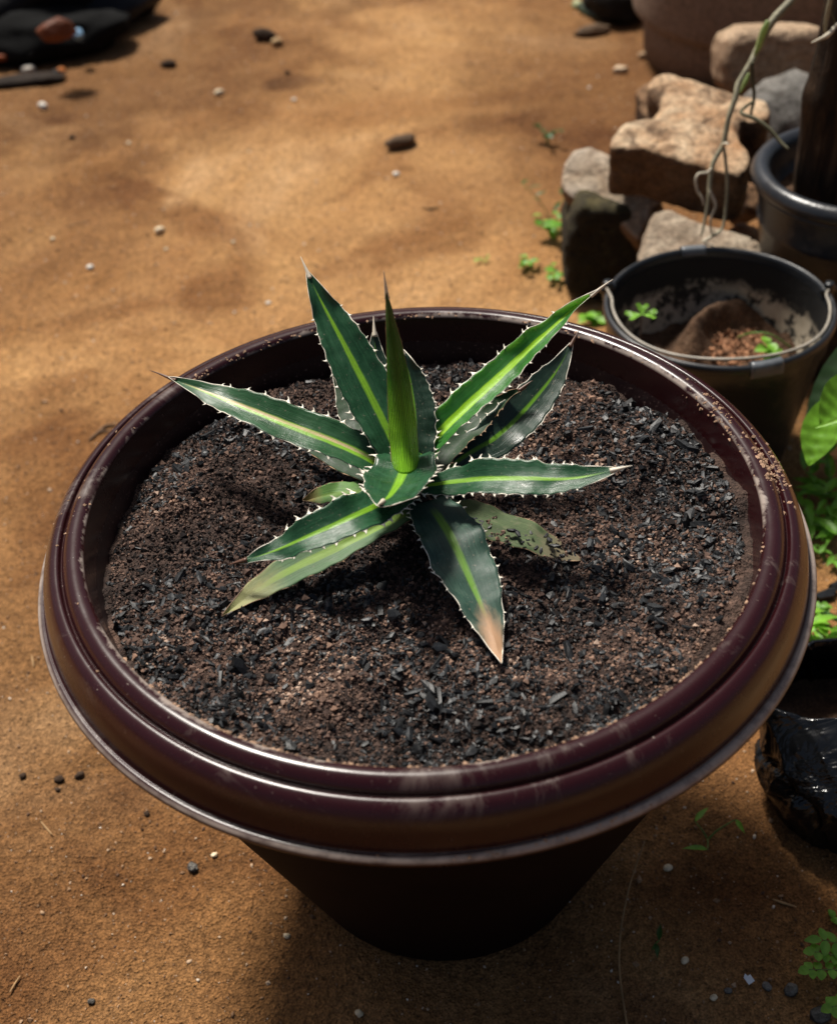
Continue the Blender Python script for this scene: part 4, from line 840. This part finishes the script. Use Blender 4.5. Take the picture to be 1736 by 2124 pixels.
# stones, chips and shells on the earth
MW = simple('white_pebble', (.70, .66, .58), .5, .4, var=.15); MS = simple('shell', (.66, .54, .36), .5, .4, var=.25, vscale=200)
M_DS = simple('dark_brown_stone', (.10, .062, .036), .9, .3, var=.5, vscale=50, bump=.002); MDR = simple('dark_clod', (.045, .028, .018), .95, .2, var=.4)
P = gpt(832, 303); rock('stone', P, (.027, .013, .010), M_DS, 'flat brown elongated stone lying alone on the bare earth', seed=5, rz=.35, sub=3, emb=.1, amp=.3)
P = gpt(550, 84); rock('wood_chip', P, (.027, .010, .013), MDR, 'small dark wood chip near the top of the earth yard', 'wood chip', seed=6, rz=-.55, sub=3, emb=.1)
P = gpt(575, 92); rock('wood_chip', P, (.012, .009, .007), simple('tan_chip', (.34, .22, .10), .8), 'small tan chip touching the dark wood chip', 'wood chip', seed=8, rz=.5, sub=3, emb=.1)
for (u, v, s, rz, mt, lab) in [
    (188, 557, .0070, 0, MW, 'roundest white pebble left of the big pot'), (822, 363, .0068, 0, MW, 'white pebble just below the flat brown stone'),
    (557, 630, .0045, 0, MW, 'small white pebble left of the tallest leaf tips'), (90, 224, .013, -.6, MW, 'long white fragment at the far left under the dark heap'),
    (455, 196, .012, .5, MS, 'yellowish shell fragment in the upper middle earth'), (332, 482, .011, .5, MS, 'oblong cream fragment in the middle left earth'),
    (610, 208, .0055, .2, MW, 'off-white pebble right of the yellowish shell fragment'), (484, 503, .004, 0, MS, 'tiny cream pebble right of the oblong cream fragment'),
    (110, 497, .005, 0, MS, 'tiny cream pebble above left of the round white one'), (268, 298, .005, 0, MS, 'tiny buff pebble right of the dark speck at left'),
    (345, 518, .004, .3, MS, 'small buff chip beside the cream fragment'), (150, 287, .007, .3, MDR, 'small dark clod at the upper left'), (596, 152, .007, 0, MDR, 'greyish dark clod in the upper middle'),
    (350, 137, .020, .0, MDR, 'low dark clod below the tip of the black heap'), (455, 1805, 0, 0, MS, '')]:
    if s == 0: continue
    P = gpt(u, v); s *= .8; rock('pebble', P, (s, s*(.55 if s > .0075 else .8), s*(.45 if s > .015 else .6)), mt, lab, 'pebble', seed=int(u) % 17, rz=rz, sub=3, emb=.2)
# nearer clods on the left
for (u, v, s, lab) in [(124, 1620, .0045, 'round dark clod left of two others, below the pot rim'), (166, 1612, .0045, 'dark clod nearest the pot rim at lower left'), (48, 1612, .0035, 'small dark clod at the left picture edge'),
                       (400, 1803, .0050, 'grey-brown angular pebble left below the pot'), (445, 1776, .0028, 'small cream pebble above the angular one'), (305, 1690, .0028, 'little dark clod near the pot lip at lower left'),
                       (595, 1944, .0028, 'tan oblong pebble in the pot shadow'), (745, 2105, .0032, 'flat buff pebble at the bottom edge'), (120, 1640, .0025, 'tiny stone below the round dark clod'), (190, 2080, .003, 'tiny grey stone at lower left')]:
    P = gpt(u, v); rock('pebble', P, (s, s*.8, s*.6), MDR if 'dark' in lab else (MS if 'cream' in lab or 'tan' in lab or 'buff' in lab else M_GREY), lab, 'pebble', seed=int(u) % 13, rz=u*.1, sub=3, emb=.2, amp=.6)
for (u, v, s, lab) in [(1640, 2058, .006, 'dark grey stone at lower right'), (1590, 2050, .004, 'pale pebble beside the dark grey stone'), (1480, 2072, .003, 'reddish pebble left of the white plastic scrap'), (1510, 2058, .0032, 'grey pebble above the white plastic scrap'), (1700, 2110, .008, 'half-buried rounded stone at the bottom right'), (1420, 1995, .0035, 'pale angular chip by the dry stem'), (1385, 1803, .004, 'pale chip under the small weed in shade')]:
    P = gpt(u, v); rock('pebble', P, (s, s*.8, s*.55), M_GREY if 'grey' in lab or 'rounded' in lab else MS, lab, 'pebble', seed=int(u) % 11, rz=u*.1, sub=3, emb=.25, amp=.3)
# charcoal on the ground at the right
for (u, v, s, lab) in [(1705, 1240, .010, 'black charcoal chunk on the earth right of the pot rim'), (1730, 1218, .006, 'smaller charcoal bit at the right edge'), (1715, 1345, 0, '')]:
    if s == 0: continue
    P = gpt(u, v); me = make_mesh('charcoal_chunk', SH[3][0]*np.array([1.6, .7, .5])*s, SH[3][1], False); fattr(me, 'rnd', np.full(len(SH[3][0]), .6)); o = obj('charcoal_chunk', me, M_CHAR); o.location = (P[0], P[1], P[2]+.003); o.rotation_euler = (0.1, .1, .5); tag(o, lab, 'charcoal')
# dry stem and twigs
def groundtube(pix, rad, mat, name, lab, cat, lift=None):
    out = []
    for k, (u, v) in enumerate(pix): out.append(gpt(u, v, .002 if lift is None else lift[k]))
    V, Fc = tube(out, rad, 5, 7, .1); return tag(obj(name, mesh_q(name, V, Fc), mat), lab, cat)
M_STRAW = simple('dry_straw', (.33, .20, .09), .7, .3, var=.3)
groundtube([(1337, 1745), (1308, 1830), (1290, 1915), (1284, 1990), (1290, 2060), (1302, 2135)], [.0006, .0008, .0009], M_STRAW, 'dry_stem', 'long thin curved dry stem lying right of the pot base', 'stem', [.03, .02, .012, .006, .004, .004])
groundtube([(1602, 1866), (1625, 1874), (1652, 1882)], [.0004, .0012, .0004], M_STRAW, 'straw', 'short pale straw on the shaded earth at lower right', 'straw')
groundtube([(185, 912), (205, 895), (222, 882), (248, 882)], [.0012, .0018, .0008], simple('brown_twig', (.16, .09, .045), .8), 'twig', 'small forked brown twig left of the pot rim', 'twig')
groundtube([(205, 895), (225, 893), (240, 897)], [.0012, .0008], simple('brown_twig_thin', (.16, .09, .045), .8), 'twig', 'shorter twig bit beside the forked twig', 'twig')
groundtube([(140, 470), (165, 462), (185, 457)], [.0008, .0010, .0006], M_STRAW, 'straw', 'thin straw at the middle left of the earth', 'straw')
groundtube([(20, 2060), (32, 2040), (42, 2025)], [.0005, .0009, .0005], M_STRAW, 'straw', 'tiny straw at the lower left corner', 'straw')
groundtube([(85, 1705), (96, 1718), (108, 1732)], [.0006, .0009, .0005], M_STRAW, 'straw', 'pale straw left below the pot rim', 'straw')
groundtube([(66, 1360), (68, 1372), (70, 1384)], [.0008, .0012, .0006], M_STRAW, 'straw', 'short straw left of the pot at rim height', 'straw')
groundtube([(1708, 1332), (1725, 1330), (1742, 1330)], [.0014, .0022, .0018], simple('bone_stick', (.60, .50, .34), .7), 'stick', 'cream coloured stick above the black grow bag', 'stick')
groundtube([(876, 430), (895, 432), (912, 428)], [.0008, .0018, .0006], simple('dry_leaf_bit', (.16, .09, .03), .8), 'twig', 'curled brown bit on the earth above the pot', 'twig')
groundtube([(1590, 1651), (1625, 1660), (1655, 1662)], [.0012, .0018, .0010], MDR, 'twig', 'dark twig left of the black grow bag', 'twig')
groundtube([(1205, 14), (1222, 26), (1250, 35), (1300, 40)], [.009, .012, .012, .010], simple('dark_green_pipe', (.016, .026, .008), .5, .4, var=.4), 'pipe', 'short dark green pipe lying near the top edge', 'pipe')
groundtube([(1195, 8), (1204, 14)], [.011, .011], simple('pale_pipe_end', (.30, .32, .16), .6), 'pipe_end', 'pale cut end beside the dark green pipe', 'pipe')
heap('root_clump', 1228, 72, (.035, .014, .012), (.10, .065, .04), 'knotted root clump lying below the dark green pipe', 'root', 15, .8, .2)
heap('rubbish_bag', 1290, 18, (.075, .09, .06), (.012, .011, .010), 'dark lumpy bag between the pipe and the round planter', 'bag', 16, .8)
heap('pebble', 1287, 148, (.013, .009, .007), (.48, .36, .24), 'pale tan pebble left of the planter foot', 'pebble', 17)
heap('pebble', 1337, 118, (.012, .009, .007), (.36, .24, .14), 'brownish pebble against the planter foot', 'pebble', 18)
# white plastic scrap
P = gpt(1553, 2033, .004); V = np.array([(-.004, -.005, 0), (.005, -.005, .001), (.005, .004, .0015), (.0005, .0035, .003), (-.001, .0075, .0045), (-.0045, .005, .002)]); n6 = 6
V2 = np.concatenate([V, V-np.array([0, 0, .0004])])
bm = bmesh.new(); vs = [bm.verts.new(v) for v in V2]; bm.faces.new(vs[:6]); bm.faces.new(vs[6:][::-1])
for i in range(6): bm.faces.new([vs[i], vs[i+6], vs[(i+1) % 6+6], vs[(i+1) % 6]])
me = bpy.data.meshes.new('plastic_scrap'); bm.to_mesh(me); bm.free(); o = obj('plastic_scrap', me, simple('white_film', (.75, .76, .78), .4)); o.location = P; o.scale = (.62,)*3; o.rotation_euler = (.2, 0, .5); tag(o, 'torn white plastic scrap on the shaded earth at lower right', 'scrap')

# ------------------------------------------------------------------ weeds around
weed(gpt(1150, 492), 'sprawling bright green weed left of the mossy block', 5, .040, 'oval', .017, .0055, M_LEAF, seed=11, spread=1.0)
weed(gpt(1140, 455), 'taller thin weed with curled leaf above the sprawling one', 2, .055, 'narrow', .026, .004, M_LEAFD, seed=12, spread=.8, per=4)
weed(gpt(1094, 555), 'small round-leaved weed left of its neighbour below the sprawling weed', 3, .016, 'oval', .012, .005, M_LEAF, seed=13, spread=.9, per=3)
weed(gpt(1156, 580), 'small round-leaved weed near the foot of the mossy block', 4, .022, 'oval', .013, .0055, M_LEAF, seed=14, spread=.8, per=3)
weed(gpt(1228, 672), 'little weed at the foot of the mossy block behind the pot rim', 3, .018, 'oval', .016, .006, M_LEAF2, seed=15, spread=.8, per=4)
weed(gpt(1136, 300), 'small dark green weed on the earth left of the stack', 3, .032, 'oval', .015, .005, M_LEAFD, seed=16, spread=.6, per=4)
weed(gpt(1000, 545), 'tiny green sprout between pot and weeds', 2, .010, 'oval', .007, .003, M_LEAF, seed=17, spread=.8, per=2)
# right side
weed(gpt(1725, 1040), 'narrow-leaved bright weed at right edge beside the pot rim', 5, .045, 'narrow', .034, .0052, M_LEAF, seed=18, spread=.9, per=5)
weed(gpt(1722, 1110), 'second narrow-leaved weed just below the first at right edge', 5, .034, 'narrow', .030, .0048, M_LEAF, seed=19, spread=1.0, per=5)
weed(gpt(1668, 1050), 'single thin upright seedling hugging the pot rim at right', 2, .028, 'narrow', .020, .0035, M_LEAF2, seed=20, spread=.5, per=2)
weed(gpt(1712, 1165), 'pale small weed above the charcoal chunk', 4, .018, 'narrow', .016, .003, M_LEAF, seed=21, spread=1.0, per=3)
weed(gpt(1690, 1385), 'bright weed between the pot rim and the black grow bag', 5, .030, 'narrow', .030, .0055, M_LEAF2, seed=22, spread=1.1, per=5)
weed(gpt(1668, 1440), 'little weed tucked behind the top of the grow bag', 4, .020, 'oval', .013, .0045, M_LEAF, seed=23, spread=.9, per=3)
groundtube([(1690, 1255), (1712, 1272), (1750, 1290)], [.0010, .0028, .0022], M_LEAFD, 'grass_blade', 'broad green grass blade below the charcoal chunk', 'grass blade', [.004, .012, .02])
weed(gpt(1468, 1740), 'sparse weed with long thin leaves on shaded earth right of the pot', 3, .018, 'narrow', .017, .0026, M_LEAF, seed=24, spread=1.2, per=1)
weed(gpt(1352, 1970), 'tiny upright green sprout in the shade beside the dry stem', 1, .014, 'narrow', .012, .002, M_LEAFD, seed=25, spread=.3, per=2)
weed(gpt(1600, 1645), 'tiny sprout beside the dark twig', 1, .008, 'oval', .007, .0028, M_LEAF, seed=26, spread=.3, per=2)
weed(gpt(1735, 1905), 'little green leaf pair above the round-leaved sprays', 2, .008, 'oval', .010, .004, M_LEAF, seed=27, spread=.8, per=2)
weed(gpt(1735, 1420), 'dense small weed above the grow bag at the right edge', 5, .026, 'narrow', .024, .0045, M_LEAF, seed=31, spread=1.0, per=5)
weed(gpt(1700, 1330), 'fresh weed in front of the cream stick', 4, .024, 'narrow', .024, .0045, M_LEAF2, seed=32, spread=1.0, per=4)
weed(gpt(1690, 1095), 'low pale-green weed between the rim and the narrow-leaved weeds', 4, .022, 'narrow', .020, .0038, M_LEAF2, seed=33, spread=1.0, per=4)
weed(gpt(1697, 1270), 'tiny round-leaved sprout under the charcoal chunk', 3, .012, 'oval', .009, .004, M_LEAF, seed=34, spread=.8, per=3)
# sprays of paired round leaflets
def spray(pix, lab, seed=0, L=.0085, w=.0038, lift=.02, pairs=6, mat=M_LEAF2):
    out = [gpt(u, v, lift*(.6+.4*k)) for k, (u, v) in enumerate(pix)]; base = np.array(out[0])
    root = empty('leaf_spray', tuple(base), lab, 'weed'); q = [np.array(p)-base for p in out]
    V, Fc = tube(q, [.0007, .0004], 5, 5); obj('stem', mesh_q('stem', V, Fc), M_STEMG, root); C = smooth_profile(q, 12); r = random.Random(seed)
    me = lmesh('oval', L, w, mat, .2, .15); d = C[-1]-C[0]; yaw = math.atan2(d[1], d[0])
    for k in range(pairs):
        p_ = C[int((k+.6)/pairs*(len(C)-1))]
        for s_ in (-1, 1): place_leaf(me, root, tuple(p_), yaw+s_*r.uniform(1.1, 1.5), r.uniform(-.1, .25), 0, r.uniform(.85, 1.1))
    place_leaf(me, root, tuple(C[-1]), yaw, 0, 0, 1)
    return root
spray([(1790, 2010), (1735, 2012), (1678, 2012)], 'green spray of paired round leaflets pointing left at lower right edge', 1)
spray([(1790, 2000), (1745, 1985), (1690, 1975)], 'upper spray of paired round leaflets at lower right edge', 2)
spray([(1800, 2085), (1760, 2082), (1725, 2090)], 'lowest spray of round leaflets at the bottom right corner', 3)
spray([(1790, 1975), (1745, 1960), (1705, 1950)], 'darker narrow spray above the round-leaflet sprays', 4, L=.013, w=.0035, mat=M_LEAF, pairs=4)
# big heart leaves of a creeper at the right, on stems from the ground behind the bucket
MV = leafm('creeper_leaf', (.13, .31, .025), rough=.35)
base = GZ(1800, 1000, 0); cr = empty('creeper', (base[0], base[1], gh(base[0], base[1])), 'creeper with large heart-shaped bright green leaves at the right edge', 'creeper')
def creeper_leaf(ub, vb, zb_, ut, vt, zt_, w, mat, roll=0, name='leaf'):
    A_ = np.array(GZ(ub, vb, zb_)); B_ = np.array(GZ(ut, vt, zt_)); d = B_-A_; L = np.linalg.norm(d); me = small_leaf_mesh('heart', L, w*L, .3, .02, 24, 11); me.materials.append(mat)
    o = bpy.data.objects.new(name, me); scene.collection.objects.link(o); x = Vector(d).normalized(); up = Vector((-.1, -.5, 1)); y = up.cross(x).normalized(); z = x.cross(y)
    mt = Matrix((x, y, z)).transposed().to_4x4()@Matrix.Rotation(roll, 4, 'X'); mt.translation = Vector(A_)-Vector(cr.location); o.matrix_local = mt; o.parent = cr; return A_-np.array(cr.location)
s1 = creeper_leaf(1722, 858, .20, 1676, 966, .165, .36, MV, .35)
s2 = creeper_leaf(1775, 812, .23, 1700, 880, .215, .50, MV, -.2)
s3 = creeper_leaf(1770, 860, .24, 1688, 888, .232, .07, M_LEAF2, 0, 'young_leaf')
s4 = creeper_leaf(1760, 730, .20, 1668, 875, .14, .17, leafm('dark_creeper_leaf', (.012, .042, .008), rough=.7), .5)  # this leaf has a darker green
tb = [tube([(0, 0, 0), tuple((s*.5+np.array([.02, .01, .03]))), tuple(s)], [.0016, .0010], 5, 6) for s in (s1, s2, s3, s4)]
V, Fc = join(tb); obj('stem', mesh_q('stem', V, Fc), M_STEMG, cr)
